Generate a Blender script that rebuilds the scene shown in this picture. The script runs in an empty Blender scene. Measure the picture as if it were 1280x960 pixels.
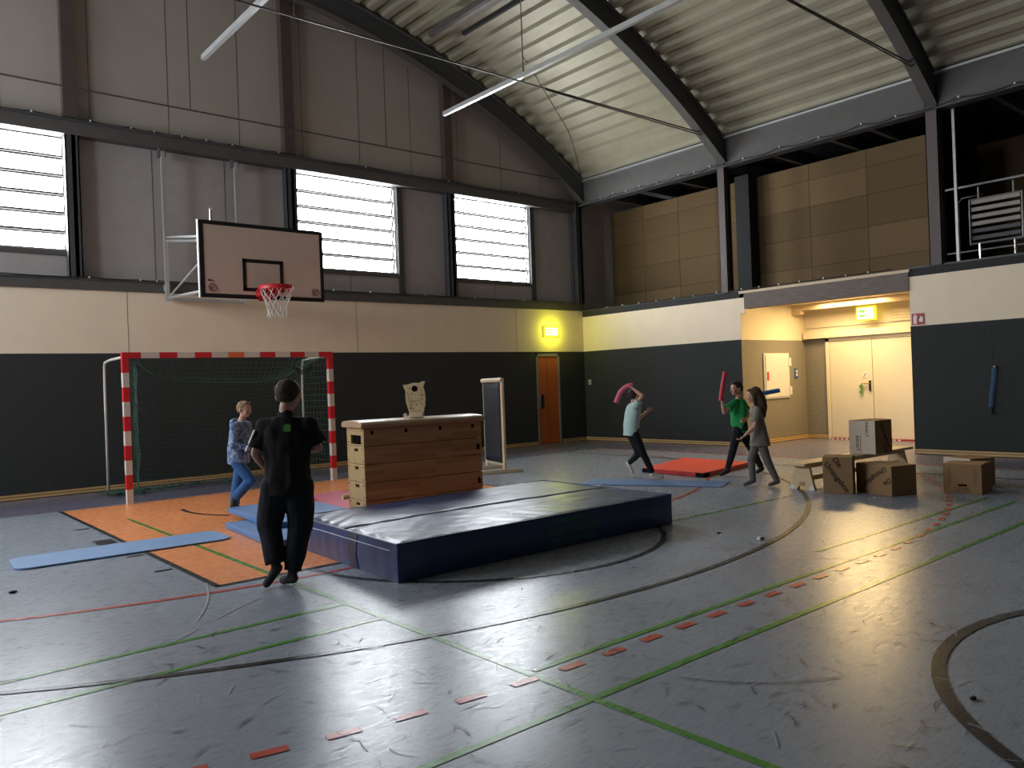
import bpy, math, random
from mathutils import Vector, Matrix, noise
random.seed(7)
SC = bpy.context.scene
COL = SC.collection
PI = math.pi

# ------------------------------------------------------------------ materials
def node(nt, t, **kw):
    n = nt.nodes.new(t)
    for k, v in kw.items():
        if k in n.inputs: n.inputs[k].default_value = v
        else: setattr(n, k, v)
    return n
def mat(name, c, rough=.6, metal=0., var=0., vs=6., bump=0., bs=60., stretch=(1, 1, 1), spec=.5, rvar=0., emit=None, es=0.):
    m = bpy.data.materials.new(name); m.use_nodes = True
    nt = m.node_tree; b = nt.nodes['Principled BSDF']
    b.inputs['Base Color'].default_value = (*c, 1); b.inputs['Roughness'].default_value = rough
    b.inputs['Metallic'].default_value = metal; b.inputs['Specular IOR Level'].default_value = spec
    tc = node(nt, 'ShaderNodeTexCoord'); mp = node(nt, 'ShaderNodeMapping'); mp.inputs['Scale'].default_value = stretch
    nt.links.new(tc.outputs['Object'], mp.inputs[0])
    if var or rvar:
        n = node(nt, 'ShaderNodeTexNoise', Scale=vs, Detail=5.); nt.links.new(mp.outputs[0], n.inputs['Vector'])
    if var:
        r = node(nt, 'ShaderNodeMapRange'); r.inputs[1].default_value = .25; r.inputs[2].default_value = .75
        r.inputs[3].default_value = 1 - var; r.inputs[4].default_value = 1 + var
        nt.links.new(n.outputs[0], r.inputs[0])
        mx = node(nt, 'ShaderNodeVectorMath', operation='SCALE'); mx.inputs[0].default_value = c
        nt.links.new(r.outputs[0], mx.inputs['Scale']); nt.links.new(mx.outputs[0], b.inputs['Base Color'])
    if rvar:
        r = node(nt, 'ShaderNodeMapRange'); r.inputs[1].default_value = .3; r.inputs[2].default_value = .7
        r.inputs[3].default_value = rough - rvar; r.inputs[4].default_value = rough + rvar
        nt.links.new(n.outputs[0], r.inputs[0]); nt.links.new(r.outputs[0], b.inputs['Roughness'])
    if bump:
        n2 = node(nt, 'ShaderNodeTexNoise', Scale=bs, Detail=3.); nt.links.new(mp.outputs[0], n2.inputs['Vector'])
        bp = node(nt, 'ShaderNodeBump', Strength=bump, Distance=.01); nt.links.new(n2.outputs[0], bp.inputs['Height'])
        nt.links.new(bp.outputs[0], b.inputs['Normal'])
    if emit:
        b.inputs['Emission Color'].default_value = (*emit, 1); b.inputs['Emission Strength'].default_value = es
    return m
def wood(name, c1, c2, bw=.45, rh=.045, rough=.45, rot=(0, 0, 0)):
    """finger-jointed lamella wood: long staves of slightly different tone with grain"""
    m = bpy.data.materials.new(name); m.use_nodes = True; nt = m.node_tree; b = nt.nodes['Principled BSDF']
    tc = node(nt, 'ShaderNodeTexCoord'); mp = node(nt, 'ShaderNodeMapping'); mp.inputs['Rotation'].default_value = rot
    nt.links.new(tc.outputs['Object'], mp.inputs[0])
    br = node(nt, 'ShaderNodeTexBrick'); br.inputs['Color1'].default_value = (*c1, 1); br.inputs['Color2'].default_value = (*c2, 1)
    br.inputs['Mortar'].default_value = (*[x * .75 for x in c1], 1); br.inputs['Scale'].default_value = 1.
    br.inputs['Mortar Size'].default_value = .0012; br.inputs['Brick Width'].default_value = bw; br.inputs['Row Height'].default_value = rh
    br.inputs['Bias'].default_value = -.2
    nt.links.new(mp.outputs[0], br.inputs['Vector'])
    m2 = node(nt, 'ShaderNodeMapping'); m2.inputs['Scale'].default_value = (2, 60, 60); nt.links.new(mp.outputs[0], m2.inputs[0])
    n = node(nt, 'ShaderNodeTexNoise', Scale=1.2, Detail=6.); nt.links.new(m2.outputs[0], n.inputs['Vector'])
    r = node(nt, 'ShaderNodeMapRange'); r.inputs[3].default_value = .8; r.inputs[4].default_value = 1.15; nt.links.new(n.outputs[0], r.inputs[0])
    s = node(nt, 'ShaderNodeVectorMath', operation='SCALE'); nt.links.new(br.outputs['Color'], s.inputs[0]); nt.links.new(r.outputs[0], s.inputs['Scale'])
    nt.links.new(s.outputs[0], b.inputs['Base Color']); b.inputs['Roughness'].default_value = rough
    return m

M = {}
# floor linoleum and its painted lines share one sheen
def floor_mat(name, c, var=.10):
    m = bpy.data.materials.new(name); m.use_nodes = True; nt = m.node_tree; b = nt.nodes['Principled BSDF']
    tc = node(nt, 'ShaderNodeTexCoord')
    n1 = node(nt, 'ShaderNodeTexNoise', Scale=1.1, Detail=8., Roughness=.65); nt.links.new(tc.outputs['Object'], n1.inputs['Vector'])
    n2 = node(nt, 'ShaderNodeTexNoise', Scale=38., Detail=4.); nt.links.new(tc.outputs['Object'], n2.inputs['Vector'])
    ad = node(nt, 'ShaderNodeMath', operation='ADD'); nt.links.new(n1.outputs[0], ad.inputs[0]); nt.links.new(n2.outputs[0], ad.inputs[1])
    r = node(nt, 'ShaderNodeMapRange'); r.inputs[1].default_value = .7; r.inputs[2].default_value = 1.3
    r.inputs[3].default_value = 1 - var; r.inputs[4].default_value = 1 + var; nt.links.new(ad.outputs[0], r.inputs[0])
    s = node(nt, 'ShaderNodeVectorMath', operation='SCALE'); s.inputs[0].default_value = c; nt.links.new(r.outputs[0], s.inputs['Scale'])
    nt.links.new(s.outputs[0], b.inputs['Base Color'])
    # fine wear in two crossing directions drives roughness and bump
    hs = []
    for k, (rz, sx) in enumerate(((.5, (8, 60, 1)), (-.9, (12, 55, 1)), (2.0, (9, 70, 1)))):
        mp = node(nt, 'ShaderNodeMapping'); mp.inputs['Rotation'].default_value = (0, 0, rz); mp.inputs['Scale'].default_value = sx
        nt.links.new(tc.outputs['Object'], mp.inputs[0])
        q = node(nt, 'ShaderNodeTexNoise', Scale=1., Detail=3.); nt.links.new(mp.outputs[0], q.inputs['Vector']); hs.append(q)
    a1 = node(nt, 'ShaderNodeMath', operation='ADD'); nt.links.new(hs[0].outputs[0], a1.inputs[0]); nt.links.new(hs[1].outputs[0], a1.inputs[1])
    a2 = node(nt, 'ShaderNodeMath', operation='ADD'); nt.links.new(a1.outputs[0], a2.inputs[0]); nt.links.new(hs[2].outputs[0], a2.inputs[1])
    rr = node(nt, 'ShaderNodeMapRange'); rr.inputs[1].default_value = 1.1; rr.inputs[2].default_value = 1.9
    rr.inputs[3].default_value = .24; rr.inputs[4].default_value = .34; nt.links.new(a2.outputs[0], rr.inputs[0])
    nt.links.new(rr.outputs[0], b.inputs['Roughness'])
    bp = node(nt, 'ShaderNodeBump', Strength=.045, Distance=.003); nt.links.new(a2.outputs[0], bp.inputs['Height'])
    nt.links.new(bp.outputs[0], b.inputs['Normal'])
    b.inputs['Specular IOR Level'].default_value = .36
    return m
M['lino'] = floor_mat('grey linoleum', (.275, .305, .362))
M['lino_violet'] = floor_mat('violet grey linoleum', (.150, .145, .205))
M['lino_orange'] = floor_mat('orange linoleum', (.86, .315, .125))
M['l_black'] = floor_mat('black line', (.030, .030, .032))
M['l_red'] = floor_mat('red line', (.52, .075, .050))
M['l_green'] = floor_mat('green line', (.080, .26, .040))
M['l_scr'] = floor_mat('pale scratch', (.42, .44, .46))
M['l_scd'] = floor_mat('dark scuff', (.07, .07, .075))
M['fabric_dark'] = mat('dark wall covering', (.043, .045, .046), .95, var=.12, vs=40, bump=.3, bs=250, spec=.15)
M['plaster'] = mat('white wall board', (.86, .72, .55), .85, var=.03, vs=3, bump=.04, bs=80, spec=.2)
M['steel_grey'] = mat('dark grey painted steel', (.060, .062, .068), .55, var=.10, vs=5)
M['steel_mid'] = mat('grey painted beam', (.090, .082, .078), .6, var=.10, vs=5)
M['steel_brown'] = mat('brown painted steel', (.085, .060, .056), .55, var=.10, vs=5)
M['panel_grey'] = mat('perforated grey panel', (.38, .355, .35), .9, var=.06, vs=4, bump=.25, bs=300, spec=.15)
M['panel_beige'] = mat('beige grey panel', (.41, .365, .325), .9, var=.04, vs=2, spec=.15)
M['seam'] = mat('seam', (.05, .05, .05), .9)
M['black'] = mat('matt black', (.012, .012, .013), .8)
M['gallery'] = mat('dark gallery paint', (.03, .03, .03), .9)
M['roof'] = mat('corrugated roof sheet', (.36, .33, .245), .48, metal=.25, var=.08, vs=3)
for i, f in enumerate((1.0, .92, 1.06, 1.22)):
    M['osb%d' % i] = mat('chipboard %s' % 'abcd'[i], tuple(x * f for x in (.145, .095, .048)), .85, var=.14, vs=45, spec=.15)
M['lintel'] = mat('weathered timber beam', (.16, .125, .11), .8, var=.25, vs=5, stretch=(3, 1, 12))
M['timber'] = mat('pale timber', (.62, .49, .34), .6, var=.12, vs=6, stretch=(3, 1, 12))
M['skirting'] = mat('wooden skirting', (.58, .37, .16), .5, var=.15, vs=6, stretch=(1, 1, 20))
M['niche_plaster'] = mat('cream plaster', (.70, .62, .47), .85, var=.03)
M['niche_fabric'] = mat('speckled wall covering', (.235, .215, .18), .95, var=.35, vs=70, bump=.3, bs=120, spec=.15)
M['door_cream'] = mat('cream door leaf', (.66, .60, .47), .55, var=.03)
M['door_orange'] = mat('orange door', (.46, .105, .020), .5, var=.08, vs=3, stretch=(6, 6, 1))
M['alu'] = mat('aluminium', (.50, .50, .50), .35, metal=.9)
M['alu_dull'] = mat('dull grey frame', (.26, .25, .24), .5, metal=.3)
M['white_metal'] = mat('white painted metal', (.66, .65, .62), .4)
M['galv'] = mat('galvanised tube', (.50, .50, .50), .42, metal=.55, var=.08)
M['chrome'] = mat('chrome', (.8, .8, .8), .15, metal=1)
M['white'] = mat('white board', (.88, .71, .60), .6, var=.02)
M['red'] = mat('red paint', (.60, .018, .028), .45)
M['red_dark'] = mat('red marking', (.32, .02, .03), .6)
M['post_white'] = mat('white paint', (.64, .60, .55), .5)
M['orange_tape'] = mat('orange tape', (.72, .16, .05), .6)
M['net_green'] = mat('green netting', (.030, .085, .055), .8)
M['net_white'] = mat('white netting', (.72, .68, .62), .8)
M['horse'] = wood('vaulting box wood', (.50, .32, .16), (.34, .195, .090), rot=(PI / 2, 0, 0))
M['horse_end'] = wood('vaulting box end wood', (.56, .38, .18), (.46, .29, .13), bw=.12, rh=.05, rot=(PI / 2, 0, PI / 2))  # end wood coloured lighter, light on the end face put into it
M['birch'] = mat('birch wood', (.60, .44, .25), .5, var=.1, vs=5, stretch=(1, 10, 10))
M['leather'] = mat('brown leather pad', (.40, .27, .17), .32, var=.05, bump=.1, bs=40)
M['hole'] = mat('dark opening', (.010, .007, .006), 1., spec=.0)  # near-black stands in for shade inside holes, also colours small dark marks
M['vinyl_blue'] = mat('blue vinyl', (.028, .048, .135), .33, var=.08, vs=3, rvar=.05)
M['vinyl_top'] = mat('blue vinyl top', (.030, .050, .125), .36, var=.08, vs=3, rvar=.06)
M['teal'] = mat('teal print', (.020, .090, .110), .45, var=.2, vs=8)
M['strap'] = mat('black webbing', (.008, .008, .010), .95, spec=.1); M['navy_dark'] = mat('dark navy flap', (.018, .020, .050), .5)
M['seam_white'] = mat('pale piping', (.35, .38, .45), .6)
M['mat_blue'] = mat('blue gym mat', (.095, .190, .400), .6, var=.06, vs=8, bump=.1, bs=120)
M['mat_light'] = mat('light blue foam mat', (.170, .290, .520), .6, var=.06, vs=8, bump=.1, bs=120)
M['mat_pale'] = mat('worn pale blue mat', (.28, .36, .50), .5, var=.12, vs=3)
M['mat_pink'] = mat('pink mat', (.55, .085, .14), .6, var=.06)
M['mat_red'] = mat('red mat', (.80, .070, .028), .6, var=.05)
M['mat_red_side'] = mat('red mat side', (.50, .03, .03), .6, var=.05)
M['card'] = mat('cardboard', (.27, .155, .070), .8, var=.05, vs=8, bump=.05, bs=60)
M['card_pale'] = mat('pale cardboard', (.60, .50, .40), .8, var=.04)  # lighter copy of the cardboard, window light put into the colour
M['ink'] = mat('black ink', (.02, .015, .012), .8)
M['cloth_black'] = mat('black screen cloth', (.016, .017, .022), .8, var=.15, vs=5)
M['green_sign'] = mat('lit green', (.05, .5, .05), .5, emit=(.12, .9, .02), es=.55)
M['white_sign'] = mat('lit white', (.9, .9, .8), .5, emit=(1, 1, .62), es=1.6)
M['yellow_case'] = mat('glowing yellow housing', (.8, .7, .05), .5, emit=(1, .78, .03), es=.5)
M['firesign'] = mat('fire sign red', (.40, .015, .02), .5)
M['sign_white'] = mat('sign white', (.75, .72, .68), .5)
M['strap_blue'] = mat('blue elastic band', (.010, .060, .145), .6)
M['brass'] = mat('brass hook', (.55, .38, .15), .3, metal=.9)
M['switch_blue'] = mat('blue frame', (.04, .10, .35), .5)
M['bulb'] = mat('clear bulb cap', (.9, .9, .88), .2)
M['cable'] = mat('black cable', (.012, .012, .012), .7)
M['cord_grey'] = mat('steel rod', (.10, .095, .09), .5, metal=.4)
M['skin'] = mat('skin', (.50, .27, .19), .55, var=.05)
M['lip'] = mat('lips', (.36, .12, .10), .5)
M['eye_white'] = mat('eye', (.7, .7, .7), .2); M['iris'] = mat('iris', (.03, .02, .015), .2)
M['hair_brown'] = mat('brown hair', (.085, .052, .032), .7, spec=.2, var=.35, vs=30, stretch=(3, 3, .4))
M['hair_dark'] = mat('dark hair', (.045, .030, .022), .7, spec=.2, var=.35, vs=30, stretch=(3, 3, .4))
M['hair_blond'] = mat('blond hair', (.24, .155, .085), .7, spec=.2, var=.35, vs=26, stretch=(3, 3, .4))
M['t_black'] = mat('black cotton', (.010, .010, .011), .9, spec=.2)
M['t_mint'] = mat('mint cotton', (.40, .55, .53), .85, var=.04, spec=.2)
M['t_green'] = mat('green cotton', (.022, .27, .075), .85, var=.06, spec=.2)
M['t_grey'] = mat('grey brown cotton', (.20, .17, .15), .9, var=.08, spec=.2)
M['p_dark'] = mat('dark trousers', (.014, .016, .020), .9, spec=.2)
M['p_grey'] = mat('grey leggings', (.135, .125, .125), .9, var=.06, spec=.2)
M['p_blue'] = mat('blue trousers', (.040, .120, .300), .85, var=.10, vs=6, spec=.2)
M['p_stripe'] = mat('grey side stripe', (.20, .20, .20), .85)
M['sock_dark'] = mat('dark sock', (.030, .028, .030), .9); M['sock_white'] = mat('pale sock', (.68, .65, .60), .9)
M['noodle_pink'] = mat('pink foam', (.62, .12, .20), .7); M['noodle_red'] = mat('red foam', (.60, .03, .06), .6); M['noodle_blue'] = mat('blue foam', (.03, .14, .42), .6)
def tie_dye():
    m = bpy.data.materials.new('mottled blue fleece'); m.use_nodes = True; nt = m.node_tree; b = nt.nodes['Principled BSDF']
    tc = node(nt, 'ShaderNodeTexCoord'); n = node(nt, 'ShaderNodeTexNoise', Scale=13., Detail=4., Distortion=1.5)
    nt.links.new(tc.outputs['Object'], n.inputs['Vector'])
    cr = node(nt, 'ShaderNodeValToRGB'); nt.links.new(n.outputs[0], cr.inputs[0])
    cr.color_ramp.elements[0].position = .35; cr.color_ramp.elements[0].color = (.055, .085, .17, 1)
    cr.color_ramp.elements[1].position = .65; cr.color_ramp.elements[1].color = (.36, .40, .50, 1)
    e = cr.color_ramp.elements.new(.5); e.color = (.13, .21, .38, 1)
    nt.links.new(cr.outputs[0], b.inputs['Base Color']); b.inputs['Roughness'].default_value = .9
    return m
M['t_hood'] = tie_dye()
def glass():
    m = bpy.data.materials.new('louvre glass'); m.use_nodes = True; nt = m.node_tree
    nt.nodes.clear(); o = node(nt, 'ShaderNodeOutputMaterial'); t = node(nt, 'ShaderNodeBsdfTransparent'); t.inputs[0].default_value = (.93, .96, .97, 1)
    g = node(nt, 'ShaderNodeBsdfGlossy', Roughness=.05); mx = node(nt, 'ShaderNodeMixShader'); mx.inputs[0].default_value = .06
    nt.links.new(t.outputs[0], mx.inputs[1]); nt.links.new(g.outputs[0], mx.inputs[2]); nt.links.new(mx.outputs[0], o.inputs[0]); return m
M['glass'] = glass()

# ------------------------------------------------------------------ mesh collector
class MB:
    def __init__(s): s.v = []; s.f = []; s.m = []; s.mats = []
    def mi(s, m):
        m = M[m] if isinstance(m, str) else m
        if m not in s.mats: s.mats.append(m)
        return s.mats.index(m)
    def add(s, vs, fs, m):
        o = len(s.v); s.v += [Vector(x) for x in vs]; k = s.mi(m)
        for f in fs: s.f.append([o + i for i in f]); s.m.append(k)
        return s
    def box(s, a, b, m, T=None):
        (x0, y0, z0), (x1, y1, z1) = a, b
        vs = [Vector(p) for p in ((x0, y0, z0), (x1, y0, z0), (x1, y1, z0), (x0, y1, z0), (x0, y0, z1), (x1, y0, z1), (x1, y1, z1), (x0, y1, z1))]
        if T: vs = [T @ v for v in vs]
        return s.add(vs, [(3, 2, 1, 0), (4, 5, 6, 7), (0, 1, 5, 4), (1, 2, 6, 5), (2, 3, 7, 6), (3, 0, 4, 7)], m)
    def tube(s, pts, r, m, n=8, cap=True):
        pts = [Vector(p) for p in pts]; rs = r if isinstance(r, (list, tuple)) else [r] * len(pts)
        d0 = (pts[1] - pts[0]).normalized(); a = Vector((0, 0, 1)) if abs(d0.z) < .9 else Vector((1, 0, 0))
        u = d0.cross(a).normalized(); vs = []
        for i, p in enumerate(pts):
            d = (pts[min(i + 1, len(pts) - 1)] - pts[max(i - 1, 0)]).normalized()
            u = (u - d * u.dot(d)).normalized(); w = d.cross(u)
            for k in range(n):
                t = 2 * PI * k / n; vs.append(p + (u * math.cos(t) + w * math.sin(t)) * rs[i])
        fs = [(i * n + k, i * n + (k + 1) % n, (i + 1) * n + (k + 1) % n, (i + 1) * n + k) for i in range(len(pts) - 1) for k in range(n)]
        if cap: fs += [tuple(range(n))[::-1], tuple((len(pts) - 1) * n + k for k in range(n))]
        return s.add(vs, fs, m)
    def ell(s, c, r, m, X=None, Y=None, nu=16, nv=10):
        c = Vector(c); X = Vector(X).normalized() if X else Vector((1, 0, 0)); Y = Vector(Y) if Y else Vector((0, 1, 0))
        Y = (Y - X * Y.dot(X)).normalized(); Z = X.cross(Y); vs = [c + Z * r[2]]; 
        for j in range(1, nv):
            p = PI * j / nv
            for i in range(nu):
                t = 2 * PI * i / nu; vs.append(c + X * (r[0] * math.sin(p) * math.cos(t)) + Y * (r[1] * math.sin(p) * math.sin(t)) + Z * (r[2] * math.cos(p)))
        vs.append(c - Z * r[2]); fs = [(0, 1 + i, 1 + (i + 1) % nu) for i in range(nu)]
        for j in range(nv - 2):
            for i in range(nu): a = 1 + j * nu; fs.append((a + i, a + nu + i, a + nu + (i + 1) % nu, a + (i + 1) % nu))
        a = 1 + (nv - 2) * nu; fs += [(a + i, len(vs) - 1, a + (i + 1) % nu) for i in range(nu)]
        return s.add(vs, fs, m)
    def cap(s, p0, p1, r0, r1, m, n=14):
        """tapered limb with round ends"""
        p0, p1 = Vector(p0), Vector(p1); d = (p1 - p0); L = d.length; d.normalize(); pts = []; rs = []
        for k in range(5): t = PI / 2 * (1 - k / 4); pts.append(p0 - d * r0 * math.sin(t)); rs.append(max(1e-3, r0 * math.cos(t)))
        for k in range(5): t = PI / 2 * (k / 4); pts.append(p1 + d * r1 * math.sin(t)); rs.append(max(1e-3, r1 * math.cos(t)))
        return s.tube(pts, rs, m, n)
    def loft(s, rings, m, n=24, head=(0, 1), sq=2.0):
        """rings: (centre, half width across, half depth along heading); horizontal"""
        h = Vector((head[0], head[1], 0)).normalized(); l = Vector((h.y, -h.x, 0)); vs = []
        for c, rx, ry in rings:
            c = Vector(c)
            for k in range(n):
                t = 2 * PI * k / n; ct, st = math.cos(t), math.sin(t); e = 2 / sq
                vs.append(c + l * (rx * math.copysign(abs(ct) ** e, ct)) + h * (ry * math.copysign(abs(st) ** e, st)))
        R = len(rings)
        fs = [(i * n + k, i * n + (k + 1) % n, (i + 1) * n + (k + 1) % n, (i + 1) * n + k) for i in range(R - 1) for k in range(n)]
        fs += [tuple(range(n))[::-1], tuple((R - 1) * n + k for k in range(n))]
        return s.add(vs, fs, m)
    def prism(s, poly, axis, a, b, m):
        """poly of 2D points extruded along an axis from a to b; axis 'x','y','z'"""
        def P(p, t): return {'x': (t, p[0], p[1]), 'y': (p[0], t, p[1]), 'z': (p[0], p[1], t)}[axis]
        n = len(poly); vs = [P(p, a) for p in poly] + [P(p, b) for p in poly]
        return s.add(vs, [tuple(range(n)), tuple(range(2 * n - 1, n - 1, -1))] + [(i, i + n, (i + 1) % n + n, (i + 1) % n) for i in range(n)], m)
    def mesh(s, name, smooth=False):
        me = bpy.data.meshes.new(name); me.from_pydata([tuple(v) for v in s.v], [], s.f)
        for m in s.mats: me.materials.append(m)
        me.polygons.foreach_set('material_index', s.m)
        if smooth: me.polygons.foreach_set('use_smooth', [True] * len(me.polygons))
        me.validate(); me.update()
        import bmesh
        bm = bmesh.new(); bm.from_mesh(me); bmesh.ops.recalc_face_normals(bm, faces=bm.faces); bm.to_mesh(me); bm.free()
        return me
    def build(s, name, parent=None, smooth=False, bevel=0.):
        o = bpy.data.objects.new(name, s.mesh(name, smooth)); COL.objects.link(o)
        if parent: o.parent = parent
        if bevel:
            bv = o.modifiers.new('b', 'BEVEL'); bv.width = bevel; bv.segments = 2; bv.limit_method = 'ANGLE'
        return o
def tag(o, label, cat, group=None, kind=None):
    o['label'] = label; o['category'] = cat
    if group: o['group'] = group
    if kind: o['kind'] = kind
    return o
def thing(name, label, cat, loc=(0, 0, 0), rz=0, group=None):
    o = bpy.data.objects.new(name, None); COL.objects.link(o); o.location = loc; o.rotation_euler = (0, 0, rz); o.empty_display_size = .1
    return tag(o, label, cat, group)
def struct(o): o['kind'] = 'structure'; return o
def lab(o, l): o['label'] = l; return o
def textmesh(t, size, m, ext=.0008, bold=.0):
    cu = bpy.data.curves.new('t', 'FONT'); cu.body = t; cu.size = size; cu.extrude = ext; cu.offset = bold; cu.align_x = 'CENTER'; cu.align_y = 'CENTER'
    o = bpy.data.objects.new('t', cu); COL.objects.link(o); dg = bpy.context.evaluated_depsgraph_get()
    me = bpy.data.meshes.new_from_object(o.evaluated_get(dg)); bpy.data.objects.remove(o); me.materials.clear(); me.materials.append(M[m]); return me
def frame(origin, X, Y):
    X = Vector(X).normalized(); Y = Vector(Y).normalized(); Z = X.cross(Y)
    m = Matrix((X, Y, Z)).transposed().to_4x4(); m.translation = Vector(origin); return m
def put_text(name, parent, t, size, m, T, rot=0, bold=0.):
    o = bpy.data.objects.new(name, textmesh(t, size, m, bold=bold)); COL.objects.link(o); o.parent = parent
    o.matrix_local = T @ Matrix.Rotation(rot, 4, 'Z'); return o

XR, YB = 13.96, 13.74      # planes of the right wall and of the back wall
XL, YF = -4.8, -13.8
ZP, ZW = 2.17, 3.17        # top of the dark covering, top of the white band

# ------------------------------------------------------------------ people
def remesh(mb, name, parent, vox, it=4, fold=0., fs=9., mats=None):
    """fuse overlapping limbs into one continuous skin"""
    me = mb.mesh(name); o = bpy.data.objects.new(name, me); COL.objects.link(o)
    r = o.modifiers.new('r', 'REMESH'); r.mode = 'VOXEL'; r.voxel_size = vox
    s = o.modifiers.new('s', 'SMOOTH'); s.factor = .5; s.iterations = it
    dg = bpy.context.evaluated_depsgraph_get(); nm = bpy.data.meshes.new_from_object(o.evaluated_get(dg)); bpy.data.objects.remove(o)
    if fold:
        nrm = [v.normal.copy() for v in nm.vertices]
        for v, vn in zip(nm.vertices, nrm):
            p = v.co.copy(); k = noise.noise(Vector((p.x * fs, p.y * fs, p.z * fs * .55))) + .5 * noise.noise(Vector((p.x * fs * 2.2, p.y * fs * 2.2, p.z * fs * 1.1 + 4)))
            v.co = p + vn * k * fold
    nm.materials.clear()
    for m in (mats or [mb.mats[0]]): nm.materials.append(m)
    nm.polygons.foreach_set('material_index', [0] * len(nm.polygons))
    nm.polygons.foreach_set('use_smooth', [True] * len(nm.polygons)); nm.update()
    o = bpy.data.objects.new(name, nm); COL.objects.link(o); o.parent = parent; return o
V = Vector
def hand(b, wr, el, s, thumb, curl=.9, grip=None):
    """palm, four unequal curled fingers and a side thumb"""
    wr, el = V(wr), V(el); d = (wr - el).normalized(); th = V(thumb); th = (th - d * th.dot(d)).normalized(); nrm = d.cross(th)
    pc = wr + d * .040 * s
    b.ell(pc, (.040 * s, .030 * s, .013 * s), 'skin', X=d, Y=th)
    for k, L in enumerate((.030, .035, .033, .026)):
        off = th * (.022 - .0147 * k) * s; p0 = wr + d * .066 * s + off; c = curl
        d1 = (d * math.cos(c * .5) + nrm * math.sin(c * .5)).normalized(); d2 = (d * math.cos(c * 1.35) + nrm * math.sin(c * 1.35)).normalized(); d3 = (d * math.cos(c * 2.1) + nrm * math.sin(c * 2.1)).normalized()
        p1 = p0 + d1 * L * s; p2 = p1 + d2 * L * .7 * s; p3 = p2 + d3 * L * .5 * s; r = .0078 * s
        b.cap(p0 - d * .02 * s, p1, r * 1.05, r, 'skin', 8); b.cap(p1, p2, r, r * .92, 'skin', 8); b.cap(p2, p3, r * .92, r * .8, 'skin', 8)
    t0 = wr + d * .022 * s + th * .022 * s; t1 = t0 + (d * .6 + th * .6 + nrm * .5).normalized() * .032 * s; t2 = t1 + (d * .8 + nrm * .7).normalized() * .026 * s
    b.cap(t0, t1, .0105 * s, .0095 * s, 'skin', 8); b.cap(t1, t2, .0095 * s, .008 * s, 'skin', 8)
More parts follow.
